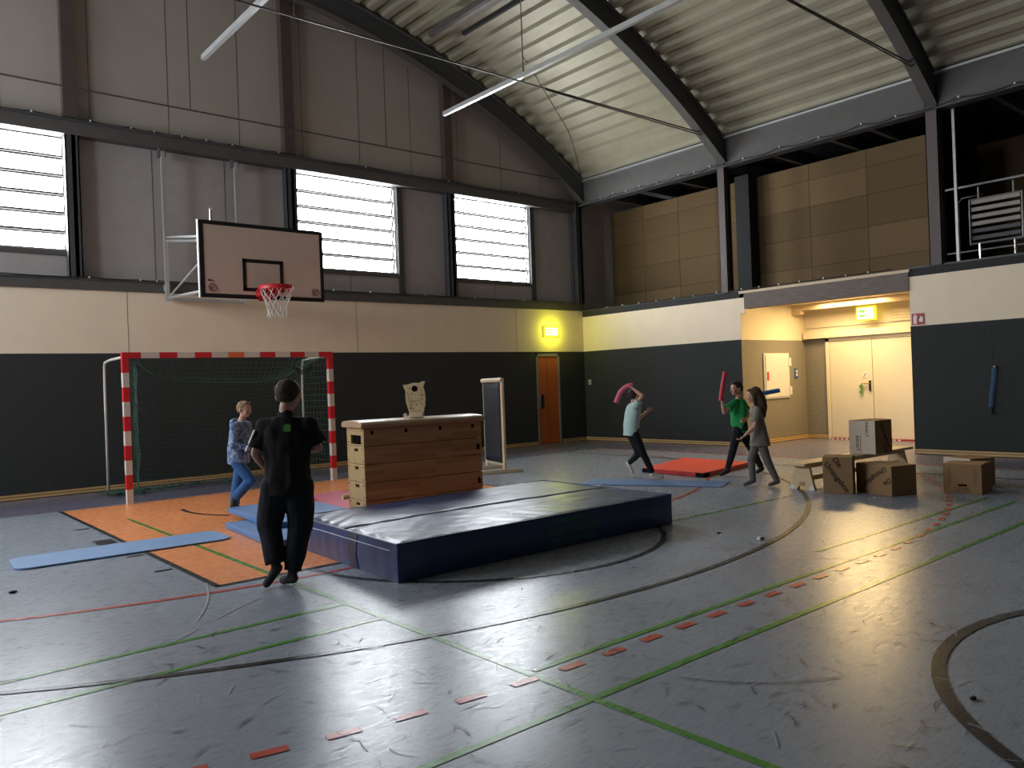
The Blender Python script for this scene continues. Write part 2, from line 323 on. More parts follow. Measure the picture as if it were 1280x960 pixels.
def person(label, loc, s, P):
    """P: joints in metres in the figure's own frame (x across, y away, z up)"""
    root = thing('person', label, 'person', loc, -.7015)
    hd = V((*P['face'], 0)).normalized(); lt = V((hd.y, -hd.x, 0)); bd = V((*P['chest'], 0)).normalized(); bl = V((bd.y, -bd.x, 0)); up = V((0, 0, 1))
    tilt = P.get('tilt', 0); hu = (up * math.cos(tilt) + hd * math.sin(tilt)).normalized(); hf = (hd * math.cos(tilt) - up * math.sin(tilt)).normalized()
    H = V(P['head']); nk = V(P['neck']); pel = V(P['pelvis']); b = MB()
    hs = P.get('hs', 1.)
    # head: skull, face, jaw, nose, ears
    b.ell(H + hu * .018 * s, (.073 * s * hs, .090 * s * hs, .088 * s), 'skin', X=lt, Y=hf, nu=24, nv=16)
    b.ell(H + hf * .022 * s - hu * .035 * s, (.058 * s, .066 * s, .070 * s), 'skin', X=lt, Y=hf, nu=20, nv=14)
    b.ell(H + hf * .052 * s - hu * .083 * s, (.026 * s, .024 * s, .020 * s), 'skin', X=lt, Y=hf)
    b.cap(H + hf * .084 * s - hu * .005 * s, H + hf * .100 * s - hu * .032 * s, .0075 * s, .0125 * s, 'skin', 10)
    b.ell(H + hf * .080 * s + hu * .018 * s, (.045 * s, .010 * s, .010 * s), 'skin', X=lt, Y=hf)
    for q in (-1, 1):
        b.ell(H + lt * q * .078 * s * hs - hu * .012 * s - hf * .004 * s, (.009 * s, .018 * s, .029 * s), 'skin', X=lt, Y=hf)
        b.ell(H + lt * q * .038 * s + hf * .064 * s - hu * .036 * s, (.022 * s, .018 * s, .022 * s), 'skin', X=lt, Y=hf)
    b.cap(nk - up * .02 * s, H - hu * .06 * s - hf * .012 * s, .045 * s, .040 * s, 'skin')
    # trunk
    sh = [V(P['sh0']), V(P['sh1'])]; hip = [V(P['hip0']), V(P['hip1'])]; shc = (sh[0] + sh[1]) / 2
    w0 = (sh[0] - sh[1]).length / 2; mid = pel.lerp(shc, .45)
    b.cap(sh[0].lerp(sh[1], .12), sh[1].lerp(sh[0], .12), .048 * s, .048 * s, 'skin')
    b.cap(shc - up * .02 * s, nk, .055 * s, .044 * s, 'skin')
    b.ell(pel.lerp(shc, .75), (w0 * .92, .082 * s, .13 * s), 'skin', X=bl, Y=bd); b.ell(mid, (w0 * .80, .074 * s, .15 * s), 'skin', X=bl, Y=bd); b.ell(pel, (w0 * .86, .082 * s, .10 * s), 'skin', X=bl, Y=bd)
    for k in (0, 1):
        e, w = V(P['el%d' % k]), V(P['wr%d' % k]); b.cap(sh[k], e, .040 * s, .030 * s, 'skin'); b.cap(e, e.lerp(w, .35), .030 * s, .031 * s, 'skin'); b.cap(e.lerp(w, .35), w, .031 * s, .020 * s, 'skin')
        hd_dir = V(P['hand%d' % k]) if ('hand%d' % k) in P else (w - e); hand(b, w, w - hd_dir, s * .98, P.get('thumb%d' % k, (0, 0, 1)), P.get('curl%d' % k, .7))
        kn, an, to = V(P['kn%d' % k]), V(P['an%d' % k]), V(P['to%d' % k])
        b.cap(hip[k], kn, .066 * s, .044 * s, 'skin'); b.cap(kn, kn.lerp(an, .35), .041 * s, .041 * s, 'skin'); b.cap(kn.lerp(an, .35), an, .041 * s, .026 * s, 'skin')
        b.cap(an - up * .015 * s, to, .028 * s, .024 * s, 'skin')
    body = remesh(b, 'body', root, .0056 * s, 3)
    # face features
    for q in (-1, 1):
        e = MB(); c = H + lt * q * .031 * s + hf * .080 * s - hu * .002 * s; e.ell(c, (.013 * s, .008 * s, .008 * s), 'eye_white', X=lt, Y=hf, nu=12, nv=8); e.ell(c + hf * .0055 * s, (.0058 * s, .0035 * s, .0058 * s), 'iris', X=lt, Y=hf, nu=10, nv=8); e.build('eye', root, True)
        e = MB(); e.cap(c + hu * .016 * s - lt * q * .014 * s + hf * .006 * s, c + hu * .018 * s + lt * q * .015 * s + hf * .001 * s, .0032 * s, .0024 * s, P['hair'], 6); e.build('eyebrow', root, True)
    e = MB(); e.ell(H + hf * .084 * s - hu * .058 * s, (.020 * s, .008 * s, .0055 * s), 'lip', X=lt, Y=hf, nu=12, nv=8); e.build('mouth', root, True)
    # hair
    b = MB(); b.ell(H + hu * .030 * s - hf * .012 * s, (.080 * s * hs, .092 * s * hs, .086 * s), P['hair'], X=lt, Y=hf, nu=24, nv=16); b.ell(H + hu * .002 * s - hf * .040 * s, (.071 * s * hs, .060 * s * hs, .062 * s), P['hair'], X=lt, Y=hf, nu=20, nv=14)
    b.ell(H + hu * .078 * s + hf * .045 * s, (.058 * s, .042 * s, .026 * s), P['hair'], X=lt, Y=hf)
    if P.get('long'):
        pts = [V(q) for q in P['long']]; rr = P['long_r']
        for a, c, r0, r1 in zip(pts[:-1], pts[1:], rr[:-1], rr[1:]): b.cap(a, c, r0 * s, r1 * s, P['hair'])
        for q in (-1, 1): b.cap(H + lt * q * .066 * s + hu * .02 * s, H + lt * q * .066 * s - hu * .13 * s - hf * .01, .026 * s, .014 * s, P['hair'])
    remesh(b, 'hair', root, .0058 * s, 2, fold=.0035 * s, fs=42)
    # shirt
    b = MB(); sm = P['shirt']; rings = []
    for c, rx, ry in P['torso']: rings.append((c, rx, ry))
    b.loft(rings, sm, head=P['chest'], sq=2.3)
    sh_r = P.get('shr', .058) * s; b.cap(sh[0], shc + up * .012 * s, sh_r, sh_r * .9, sm); b.cap(sh[1], shc + up * .012 * s, sh_r, sh_r * .9, sm); b.cap(shc - up * .02 * s, nk - up * .058 * s, .07 * s, .056 * s, sm)
    for k in (0, 1):
        e, w = V(P['el%d' % k]), V(P['wr%d' % k])
        if P.get('longsleeve'):
            b.cap(sh[k], e, .060 * s, .050 * s, sm); b.cap(e, w, .050 * s, .037 * s, sm)
        else:
            end = sh[k].lerp(e, P.get('slv', .72)); b.tube([sh[k] - (end - sh[k]) * .1, sh[k].lerp(end, .4), end], [.050 * s, .057 * s, P.get('slr', .062) * s], sm, 16)
    if P.get('hood'):
        hc = V(P['hood']); b.ell(hc, (.095 * s, .058 * s, .055 * s), sm, X=lt, Y=(hd * .8 - up * .6)); b.ell(hc - hd * .03 - up * .03, (.07 * s, .05 * s, .05 * s), sm, X=lt, Y=hd)
    st = remesh(b, P.get('shirt_name', 'shirt'), root, .0075 * s, 3, fold=P.get('fold', .008) * s, fs=9)
    # trousers
    b = MB(); pm = P['pants']; pr = P.get('pr', (.082, .062, .052)); b.loft([(pel + up * (.085 + P.get('pup', 0)) * s, w0 * .98, .088 * s), (pel + up * .03 * s, w0 * 1.02, .098 * s), (pel - up * .05 * s, w0 * .98, .096 * s)], pm, head=P['chest'])
    for k in (0, 1):
        kn, an = V(P['kn%d' % k]), V(P['an%d' % k]); b.cap(hip[k], kn, pr[0] * s, pr[1] * s, pm)
        a2 = kn.lerp(an, P.get('plen', .97)); b.tube([kn.lerp(hip[k], .05), kn.lerp(a2, .45), a2], [pr[1] * s, (pr[1] * .55 + pr[2] * .45) * s, pr[2] * s], pm, 16); b.ell(kn, (pr[1] * s,) * 3, pm)
    remesh(b, P.get('pants_name', 'trousers'), root, .0075 * s, 3, fold=P.get('pfold', .006) * s, fs=8)
    # socks
    for k in (0, 1):
        kn, an, to = V(P['kn%d' % k]), V(P['an%d' % k]), V(P['to%d' % k]); f = (to - an).normalized(); b = MB()
        heel = an - up * .022 * s - f * .018 * s if to.z > .0 else an
        b.cap(an + (kn - an).normalized() * .07 * s, an, .034 * s, .034 * s, P['sock']); b.cap(heel, to, .034 * s, .029 * s, P['sock']); b.cap(an, heel.lerp(to, .55), .032 * s, .030 * s, P['sock'])
        remesh(b, P.get('sock_name', 'sock'), root, .006 * s, 3)
    return root, st

# boy in black seen from behind
ra, st = person('boy in black T-shirt and black trousers seen from behind, walking on the orange floor edge', (2.503, 5.686, 0), 1.06, dict(
    face=(.10, 1), chest=(.05, 1), tilt=.10, head=(.066, .03, 1.430), neck=(.052, .0, 1.345), pelvis=(.045, 0, .78), sh0=(-.112, 0, 1.205), sh1=(.205, 0, 1.195),
    hip0=(-.045, 0, .74), hip1=(.128, 0, .74), el0=(-.185, -.02, 1.00), wr0=(-.150, .12, .865), el1=(.275, .05, 1.02), wr1=(.12, .20, 1.00), thumb0=(1, .2, 0), thumb1=(0, 0, 1), curl0=.8,
    kn0=(-.112, .03, .445), an0=(-.052, -.04, .150), to0=(-.115, -.08, .038), kn1=(.118, .03, .44), an1=(.058, -.02, .075), to1=(-.030, .05, .032),
    hs=1.10, hair='hair_dark', shirt='t_black', pants='p_dark', sock='sock_dark', pr=(.108, .086, .066), slv=.80, slr=.080, shr=.066, fold=.014, pfold=.012, plen=.90,
    torso=[((.045, 0, .69), .168, .128), ((.045, 0, .90), .172, .124), ((.045, 0, 1.06), .182, .118), ((.045, 0, 1.17), .178, .100), ((.05, 0, 1.27), .10, .07)]))
g = MB(); g.box((-.022, -.004, -.022), (.030, .002, .022), 'l_green'); g.box((-.008, -.004, .018), (.024, .002, .032), 'l_green'); o = g.build('shirt_print', ra); o.location = (.085, -.118, 1.185); lab(o, 'small green print between the shoulders')
g = MB(); g.box((-.006, -.016, -.085), (.004, .016, .085), 'post_white'); o = g.build('sleeve_print', ra); o.location = (-.205, -.055, 1.10); o.rotation_euler = (0, .42, .5); lab(o, 'white stripe on the left sleeve')  # pale strip painted as the highlight of light from the left

# boy in hoodie walking right
rb_, st = person('boy in mottled blue hoodie and blue trousers walking right in front of the goal', (3.632, 9.741, 0), .93, dict(
    face=(1, -.38), chest=(.92, -.35), head=(.200, -.01, 1.262), neck=(.165, 0, 1.145), pelvis=(.105, 0, .66), sh0=(.115, -.125, 1.06), sh1=(.185, .115, 1.06),
    hip0=(.095, -.055, .62), hip1=(.115, .06, .62), el0=(.105, -.165, .835), wr0=(.275, -.13, .79), el1=(.215, .13, .83), wr1=(.30, -.02, .78), thumb0=(0, 0, 1), thumb1=(0, 0, 1),
    kn0=(.270, -.07, .385), an0=(.055, -.07, .165), to0=(.035, -.10, .055), kn1=(.055, .06, .34), an1=(.01, .07, .075), to1=(.115, .03, .032),
    hair='hair_blond', shirt='t_hood', pants='p_blue', sock='sock_dark', sock_name='shoe', pr=(.084, .070, .062), longsleeve=True, shirt_name='hoodie', hood=(.070, .03, 1.105), fold=.010, pfold=.009, plen=.95,
    torso=[((.100, 0, .595), .125, .118), ((.100, 0, .63), .130, .125), ((.110, 0, .80), .135, .115), ((.130, 0, .96), .140, .105), ((.145, 0, 1.05), .130, .088), ((.155, 0, 1.11), .075, .065)]))
# child in mint shirt striking out
rc_, st = person('child in mint T-shirt and black trousers lunging right with an arm raised over the head', (8.991, 7.482, 0), .92, dict(
    face=(.85, .45), chest=(.80, .60), head=(-.265, .02, 1.215), neck=(-.285, .01, 1.115), pelvis=(-.318, 0, .70), sh0=(-.275, -.115, 1.065), sh1=(-.275, .105, 1.06),
    hip0=(-.295, -.055, .65), hip1=(-.320, .055, .65), el0=(-.195, -.235, 1.215), wr0=(-.315, -.115, 1.330), el1=(-.205, .15, .865), wr1=(-.075, .06, .975), thumb0=(0, 1, 0), thumb1=(0, -.3, 1), curl0=1.1, curl1=1.2,
    kn0=(-.170, -.06, .345), an0=(-.045, -.05, .075), to0=(.085, -.05, .032), kn1=(-.215, .10, .355), an1=(-.345, .30, .205), to1=(-.285, .33, .060),
    hair='hair_dark', shirt='t_mint', pants='p_dark', sock='sock_white', pr=(.080, .058, .042), slv=.55, slr=.060, fold=.007, plen=.93,
    torso=[((-.335, 0, .64), .118, .105), ((-.330, 0, .78), .118, .100), ((-.305, 0, .95), .125, .098), ((-.285, 0, 1.05), .118, .082), ((-.285, 0, 1.10), .075, .06)]))
# boy in green shirt facing left
rd_, st = person('boy in green T-shirt and dark trousers facing left with one forearm held up', (9.732, 6.834, 0), .95, dict(
    face=(-1, -.25), chest=(-.72, -.66), head=(.232, 0, 1.262), neck=(.262, .01, 1.14), pelvis=(.248, 0, .70), sh0=(.150, -.10, 1.055), sh1=(.335, .085, 1.055),
    hip0=(.205, -.045, .65), hip1=(.290, .05, .65), el0=(-.005, -.16, .925), wr0=(-.035, -.17, 1.115), el1=(.395, .02, .865), wr1=(.300, -.13, .815), thumb0=(0, -.6, .2), thumb1=(0, 0, 1), curl0=1.4, curl1=1.1,
    kn0=(.130, -.06, .385), an0=(.052, .0, .085), to0=(-.055, -.05, .032), kn1=(.430, .05, .375), an1=(.585, .12, .085), to1=(.500, .05, .034),
    hair='hair_dark', shirt='t_green', pants='p_dark', sock='sock_dark', pr=(.080, .060, .046), slv=.62, slr=.075, fold=.010, plen=.93,
    torso=[((.250, 0, .635), .115, .090), ((.250, 0, .78), .122, .095), ((.245, 0, .95), .130, .095), ((.245, 0, 1.05), .118, .080), ((.258, 0, 1.10), .075, .06)]))
g = MB(); g.ell((0, 0, 0), (.035, .003, .022), 'l_green', nu=12, nv=6); g.mats[0] = mat('lime print', (.16, .42, .03), .7); o = g.build('shirt_print', rd_); o.location = (.19, -.095, 1.02); o.rotation_euler = (0, 0, -.8); lab(o, 'lime green chest print')
# girl with long hair
re_, st = person('girl with long brown hair in grey tunic and grey leggings, facing left', (9.091, 5.777, 0), .88, dict(
    face=(-1, .25), chest=(-1, .15), head=(-.095, 0, 1.182), neck=(-.080, 0, 1.065), pelvis=(-.045, 0, .62), sh0=(-.075, -.105, .99), sh1=(-.065, .105, .99),
    hip0=(-.030, -.05, .58), hip1=(-.055, .05, .58), el0=(-.140, -.150, .785), wr0=(-.265, -.13, .675), el1=(.055, .245, 1.02), wr1=(.030, .20, 1.16), thumb0=(0, -1, .2), thumb1=(0, 1, 0), curl1=1.4, hand1=(.2, -.1, .9),
    kn0=(.045, -.06, .315), an0=(.158, -.04, .075), to0=(.055, -.07, .030), kn1=(-.140, .05, .350), an1=(-.122, .06, .085), to1=(-.235, .04, .030),
    hair='hair_brown', shirt='t_grey', shirt_name='tunic', pants='p_grey', pants_name='leggings', sock='p_grey', pr=(.072, .058, .046), slv=.70, slr=.060, fold=.008, pfold=.003, plen=1.0,
    long=[(-.060, 0, 1.23), (-.010, 0, 1.12), (.005, 0, 1.02), (.020, 0, .92)], long_r=[.080, .090, .085, .045],
    torso=[((-.030, 0, .530), .130, .130), ((-.035, 0, .66), .120, .112), ((-.050, 0, .82), .108, .092), ((-.065, 0, .95), .112, .082), ((-.072, 0, 1.02), .07, .055)]))

# foam noodles held by the children
def noodle(label, base, pts, r, m):
    rot = Matrix.Rotation(-.7015, 4, 'Z'); rot.translation = V(base); b = MB(); P = [rot @ V(p) for p in pts]
    b.tube(P, r, m, 16); d = (P[-1] - P[-2]).normalized(); b.tube([P[-1] - d * .002, P[-1] + d * .001], r * .3, 'hole', 10)
    return tag(b.build('foam_noodle', smooth=False), label, 'foam noodle')
noodle('bent pink foam noodle in the raised hand of the child in the mint shirt', (8.991, 7.482, 0), [(-.300, -.07, 1.365), (-.36, -.07, 1.358), (-.42, -.06, 1.325), (-.475, -.05, 1.27), (-.515, -.05, 1.19), (-.545, -.05, 1.12)], .036, 'noodle_pink')
noodle('upright red foam noodle held up by the boy in the green shirt', (9.732, 6.834, 0), [(-.060, -.20, 1.10), (-.035, -.20, 1.26), (.018, -.20, 1.51)], .030, 'noodle_red')
noodle('blue foam noodle sticking out level behind the long haired girl', (9.091, 5.777, 0), [(-.02, .20, 1.185), (.12, .18, 1.205), (.300, .15, 1.235)], .028, 'noodle_blue')

# ------------------------------------------------------------------ floor with its painted lines
fl = MB()
def rect(x0, y0, x1, y1, z, m): fl.add([(x0, y0, z), (x1, y0, z), (x1, y1, z), (x0, y1, z)], [(0, 1, 2, 3)], m)
rect(XL - .2, YF - .2, 18.6, 14.2, 0, 'lino_violet')
rect(-3.3, -11.8, 12.42, 11.78, .001, 'lino')
rect(2.13, 6.08, 7.10, 11.74, .002, 'lino_orange')
def band(pts, w, z, m, n=None):
    vs = []; P = [Vector((*p, 0)) for p in pts]
    for i, p in enumerate(P):
        d = (P[min(i + 1, len(P) - 1)] - P[max(i - 1, 0)]).normalized(); q = Vector((-d.y, d.x, 0)) * w / 2
        vs += [(p + q).to_tuple()[:2] + (z,), (p - q).to_tuple()[:2] + (z,)]
    fl.add(vs, [(2 * i, 2 * i + 1, 2 * i + 3, 2 * i + 2) for i in range(len(P) - 1)], m)
def arc(cx, cy, r, a0, a1, w, z, m, n=60):
    band([(cx + r * math.cos(math.radians(a0 + (a1 - a0) * i / n)), cy + r * math.sin(math.radians(a0 + (a1 - a0) * i / n))) for i in range(n + 1)], w, z, m)
def line(x0, y0, x1, y1, w, z, m): band([(x0, y0), (x1, y1)], w, z, m)
# green badminton lines
for a in ((2.58, 10.3, 2.58, -3.), (-2, 2.56, 11.0, 2.56), (2.62, 3.02, 9.5, 3.02), (6.3, 5.12, 8.6, 5.08), (-1, 4.40, 2.6, 4.40), (-1, 4.88, 2.58, 4.88), (6.0, 3.35, 9.6, 3.33)):
    line(*a, .045, .0030 if abs(a[0] - a[2]) < .1 else .0035, 'l_green')
# red handball lines
line(12.40, 11.8, 12.40, -11.8, .05, .0042, 'l_red')
GX0, GX1, GY = 2.99, 6.03, 11.75
arc(GX0, GY, 5.93, 180, 270, .05, .0042, 'l_red'); line(GX0, GY - 5.93, GX1, GY - 5.93, .05, .0042, 'l_red'); arc(GX1, GY, 5.93, 270, 360, .05, .0042, 'l_red')
def dash(x, y, a, m='l_red'):
    d = Vector((math.cos(a), math.sin(a))) * .075; band([(x - d.x, y - d.y), (x + d.x, y + d.y)], .055, .0042, m)
for k in range(2, 10): dash(2.80 + .308 * k, 2.92, 0)
for k in range(20):
    s = .308 * k / 8.83; dash(GX0 + .12 - 8.83 * math.sin(s), GY - 8.83 * math.cos(s), -s); dash(GX1 - .152 + 8.83 * math.sin(s), GY - 8.83 * math.cos(s), s)
# black basketball lines
line(2.13, 11.75, 2.13, 6.06, .05, .0052, 'l_black'); line(2.105, 6.06, 7.12, 6.06, .05, .0052, 'l_black'); line(7.10, 11.75, 7.10, 6.06, .05, .0052, 'l_black')
arc(4.63, 6.06, 1.75, 180, 360, .05, .0052, 'l_black')
arc(4.424, 11.079, 7.446, 207, 325, .05, .0052, 'l_black', 90)
arc(4.62, 10.25, 1.36, 168, 215, .05, .0052, 'l_black')
arc(4.65, -.05, 1.8, 0, 360, .065, .0052, 'l_black', 90)
line(11.36, 11.75, 11.36, -11.7, .05, .0052, 'l_black')
rect(1.90, 8.70, 2.08, 8.98, .0052, 'l_black')
for y in (9.9, 7.80, 6.95): rect(1.94, y, 2.08, y + .05, .0052, 'l_black')
# scuffs and scratches of many shoes
for i in range(2300):
    x = random.uniform(-.5, 10.5); y = random.uniform(.6, 10.0) if i % 3 else random.uniform(.8, 4.6)
    a = random.gauss(.6, .9); L = random.uniform(.02, .12) * (1 if random.random() < .9 else 3.2); c = random.uniform(-.9, .9)
    n = 6; p = Vector((x, y)); pts = [(p.x, p.y)]
    for k in range(n): a += c * L * 1.6; p = p + Vector((math.cos(a), math.sin(a))) * (L / n) * (1 + L); pts.append((p.x, p.y))
    band(pts, random.uniform(.0022, .0075) * (1 if L < .15 else .5), .0058, 'l_scr' if random.random() < .5 else 'l_scd')
for i in range(90):   # short dark heel marks, thick in the middle
    x = random.uniform(.6, 4.8); y = random.uniform(1.6, 5.0); a = random.uniform(0, PI); L = random.uniform(.025, .085); wd = random.uniform(.003, .010)
    c, sn = math.cos(a), math.sin(a); fl.add([(x - c * L, y - sn * L, .0062), (x - sn * wd, y + c * wd, .0062), (x + c * L, y + sn * L, .0062), (x + sn * wd * .3, y - c * wd * .3, .0062)], [(3, 2, 1, 0)], 'l_scd')
# two long pale arcs dragged over the lino
band([(2.10, 6.22), (2.02, 5.95), (1.93, 5.70), (1.83, 5.48), (1.72, 5.27)], .014, .0060, 'l_scr'); band([(1.80, 5.18), (2.0, 5.34), (2.22, 5.48)], .012, .0060, 'l_scr')
band([(1.44, 4.90), (1.55, 4.98), (1.66, 5.07)], .010, .0060, 'l_scr'); arc(5.0, 2.6, 1.0, -20, 60, .010, .0060, 'l_scr'); arc(3.9, 2.75, .9, 200, 250, .008, .0060, 'l_scd')
struct(fl.build('floor'))

# ------------------------------------------------------------------ back wall
wb = MB()
wb.box((XL - .2, YB, 0), (12.36, 14.2, ZP), 'fabric_dark'); wb.box((13.11, YB, 0), (15.5, 14.2, ZP), 'fabric_dark')
wb.box((12.36, YB, 2.125), (13.11, 14.2, ZP), 'fabric_dark'); wb.box((12.36, YB + .14, 0), (13.11, 14.2, 2.125), 'fabric_dark')
wb.box((XL - .2, YB, ZP), (15.5, 14.2, ZW), 'plaster')
YP = YB + .17   # face of the set back panels
WIN = [(-3.05, -.85), (.62, 2.80), (6.60, 8.80), (10.27, 12.45)]
ZB0, ZB1 = 3.78, 5.60
xs = [XL - .2] + [v for w in WIN for v in w] + [18.8]
for i in range(0, len(xs), 2): wb.box((xs[i], YP, ZW), (xs[i + 1], 14.2, 5.62), 'panel_grey')
for a, b in WIN: wb.box((a, YP, ZW), (b, 14.2, ZB0), 'panel_grey')
wb.box((XL - .2, YP, 5.62), (18.8, 14.2, 9.6), 'panel_beige')
x = XL + .35
while x < 15.1:   # panel joints
    if not any(a - .03 < x < b + .03 for a, b in WIN): wb.box((x, YP - .003, 3.33), (x + .008, YP, 5.57), 'seam')
    else: wb.box((x, YP - .003, 3.33), (x + .008, YP, 3.76), 'seam')
    if x < 13.6: wb.box((x + .3, YP - .003, 5.8), (x + .308, YP, -7.1 + math.sqrt(max(1, 15.9 ** 2 - (x + .3 - 4.6) ** 2))), 'seam')
    x += 1.215
for x in (-.6, 3.55, 7.7, 11.8):
    wb.box((x, YB - .002, ZP), (x + .006, YB, ZW), 'seam'); wb.box((x + .9, YB - .002, .1), (x + .906, YB, ZP), 'seam')
wb.box((XL, YB - .006, ZP - .012), (15.3, YB, ZP + .006), 'seam')
struct(wb.build('wall_back'))
t = MB(); t.box((XL, YB - .03, ZW), (XR, YP, ZW + .15), 'steel_mid'); t.box((XL, YB - .05, ZW + .15), (XR, YP, ZW + .175), 'steel_grey'); struct(t.build('trim_1'))
t = MB(); t.box((XL, YB - .02, 5.58), (XR - .1, YP + .02, 5.80), 'steel_mid'); t.box((XL, YB - .06, 5.78), (XR - .1, YP, 5.81), 'steel_grey'); struct(t.build('trim_2'))
# windows: six tilted glass louvres each
for k, (a, b) in enumerate(WIN):
    w = MB(); y0, y1 = YP + .02, YP + .16
    w.box((a, y0, ZB0 - .02), (b, y1, ZB0 + .035), 'alu_dull'); w.box((a, y0, ZB1 - .015), (b, y1, ZB1 + .02), 'alu_dull')
    w.box((a, y0, ZB0), (a + .035, y1, ZB1), 'alu'); w.box((b - .035, y0, ZB0), (b, y1, ZB1), 'alu')
    w.box((a - .02, YP - .03, ZB0 - .07), (b + .02, YP + .03, ZB0 - .0), 'steel_mid')
    for s in (a - .14, b + .01): w.box((s, YP - .035, ZW + .17), (s + .13, YP + .0, 5.58), 'steel_grey')
    w = struct(w.build('window_%d' % (k + 1)))
    hgt = (ZB1 - ZB0 - .05) / 6
    for i in range(6):
        zt = ZB1 - .02 - i * hgt; zb = zt - hgt - .012; yt, yb = YP + .06, YP + .15
        g = MB(); g.add([(a + .04, yt, zt), (b - .04, yt, zt), (b - .04, yb, zb), (a + .04, yb, zb)], [(0, 1, 2, 3)], 'glass')
        p = g.build('louvre_pane', w)
        e = MB(); e.box((a + .04, yb - .012, zb - .028), (b - .04, yb + .010, zb + .040), 'steel_mid'); e.box((a + .04, yt - .010, zt - .026), (b - .04, yt + .010, zt + .0), 'steel_mid')
        for xx in (a + .035, b - .060):
            e.add([(xx, yt - .020, zt), (xx, yt + .020, zt), (xx, yb + .020, zb), (xx, yb - .020, zb), (xx + .025, yt - .012, zt), (xx + .025, yt + .020, zt), (xx + .025, yb + .020, zb), (xx + .025, yb - .020, zb)],
                  [(0, 1, 2, 3), (7, 6, 5, 4), (0, 4, 5, 1), (1, 5, 6, 2), (2, 6, 7, 3), (3, 7, 4, 0)], 'alu')
        e.build('pane_frame', p)
    L = bpy.data.lights.new('window portal', 'AREA'); L.shape = 'RECTANGLE'; L.size = b - a; L.size_y = ZB1 - ZB0
    L.cycles.is_portal = True; o = bpy.data.objects.new('daylight_portal', L); COL.objects.link(o)
    o.location = ((a + b) / 2, YP + .19, (ZB0 + ZB1) / 2); o.rotation_euler = (-PI / 2, 0, 0)
# skirting of the back wall
def skirt(name, pts):
    s = MB()
    for (x0, y0), (x1, y1) in zip(pts[:-1], pts[1:]):
        d = Vector((x1 - x0, y1 - y0, 0)).normalized(); nrm = Vector((d.y, -d.x, 0)); p = Vector((x0, y0, 0)); q = Vector((x1, y1, 0))
        for z0, z1, th in ((.012, .045, .030), (.055, .085, .018)):
            v = [p, q, q + nrm * th, p + nrm * th]; v = [a + Vector((0, 0, z0)) for a in v] + [a + Vector((0, 0, z1)) for a in v]
            s.add(v, [(3, 2, 1, 0), (4, 5, 6, 7), (0, 1, 5, 4), (1, 2, 6, 5), (2, 3, 7, 6), (3, 0, 4, 7)], 'skirting')
        v = [p, q, q + nrm * .008, p + nrm * .008]; v = v + [a + Vector((0, 0, .09)) for a in v]
        s.add(v, [(3, 2, 1, 0), (4, 5, 6, 7), (0, 1, 5, 4), (1, 2, 6, 5), (2, 3, 7, 6), (3, 0, 4, 7)], 'black')
    return struct(s.build(name))
skirt('baseboard_back', [(XL, YB), (12.33, YB)]); skirt('baseboard_corner', [(13.14, YB), (XR, YB)])
skirt('baseboard_right', [(XR, YB), (XR, 9.27)]); skirt('baseboard_niche', [(XR, 9.27), (16.42, 9.27), (16.42, 8.74)]); skirt('baseboard_gable', [(XR, 5.93), (XR, YF)])
# orange door in the back wall
d = MB(); d.box((12.36, YB - .012, 0), (12.41, YB + .06, 2.13), 'alu_dull'); d.box((13.06, YB - .012, 0), (13.11, YB + .06, 2.13), 'alu_dull'); d.box((12.36, YB - .012, 2.07), (13.11, YB + .06, 2.13), 'alu_dull')
d = struct(d.build('door_1')); q = MB(); q.box((12.412, YB + .005, .02), (13.058, YB + .05, 2.068), 'door_orange'); q = q.build('door_leaf', d)
h = MB(); h.box((12.44, YB - .012, .84), (12.57, YB + .006, 1.17), 'black'); h.box((12.43, YB - .016, .84), (12.465, YB + .0, 1.17), 'alu'); h.build('door_handle', q)

# ------------------------------------------------------------------ right wall with the gallery above it
NY0, NY1 = 5.93, 9.27
wr = MB()
for y0, y1 in ((NY1, YB), (YF, NY0)):
    wr.box((XR, y0, 0), (XR + .25, y1, ZP), 'fabric_dark'); wr.box((XR + .004, y0, ZP), (XR + .25, y1, ZW - .01), 'plaster')
wr.box((XR - .004, YF, ZP - .01), (XR, NY0, ZP + .005), 'seam'); wr.box((XR - .004, NY1, ZP - .01), (XR, YB, ZP + .005), 'seam')
for y in (4.69, 2.6, 10.4, 12.1): wr.box((XR - .003, y, .1), (XR, y + .006, ZP), 'seam')
wr.box((XR - .01, YF, ZW - .02), (XR + .25, NY0, ZW + .01), 'steel_grey'); wr.box((XR - .01, NY1, ZW - .02), (XR + .25, YB, ZW + .01), 'steel_grey')
struct(wr.build('wall_right'))
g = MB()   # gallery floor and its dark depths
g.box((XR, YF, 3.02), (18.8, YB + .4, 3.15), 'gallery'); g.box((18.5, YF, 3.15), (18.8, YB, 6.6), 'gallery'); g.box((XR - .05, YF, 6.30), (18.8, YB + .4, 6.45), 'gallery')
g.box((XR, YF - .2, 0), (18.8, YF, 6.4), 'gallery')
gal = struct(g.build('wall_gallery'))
pan = MB()   # chipboard panels of the gallery front, three wide in each bay
def bays(y0, y1, n, s):
    random.seed(s)
    for i in range(n):
        a, b = y0 + (y1 - y0) * i / n, y0 + (y1 - y0) * (i + 1) / n
        for z0, z1 in ((3.15, 3.62), (3.62, 4.24), (4.24, 4.86), (4.86, 5.40), (5.40, 5.74)):
            pan.box((15.3, a + .004, z0 + .003), (15.36, b - .004, z1 - .003), 'osb%d' % random.choice((0, 0, 1, 2, 3)))
bays(9.62, YB + .16, 4, 4); bays(6.02, 9.62, 3, 9)
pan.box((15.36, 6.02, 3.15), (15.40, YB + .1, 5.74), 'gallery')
struct(pan.build('wall_panelling'))
bk = MB()
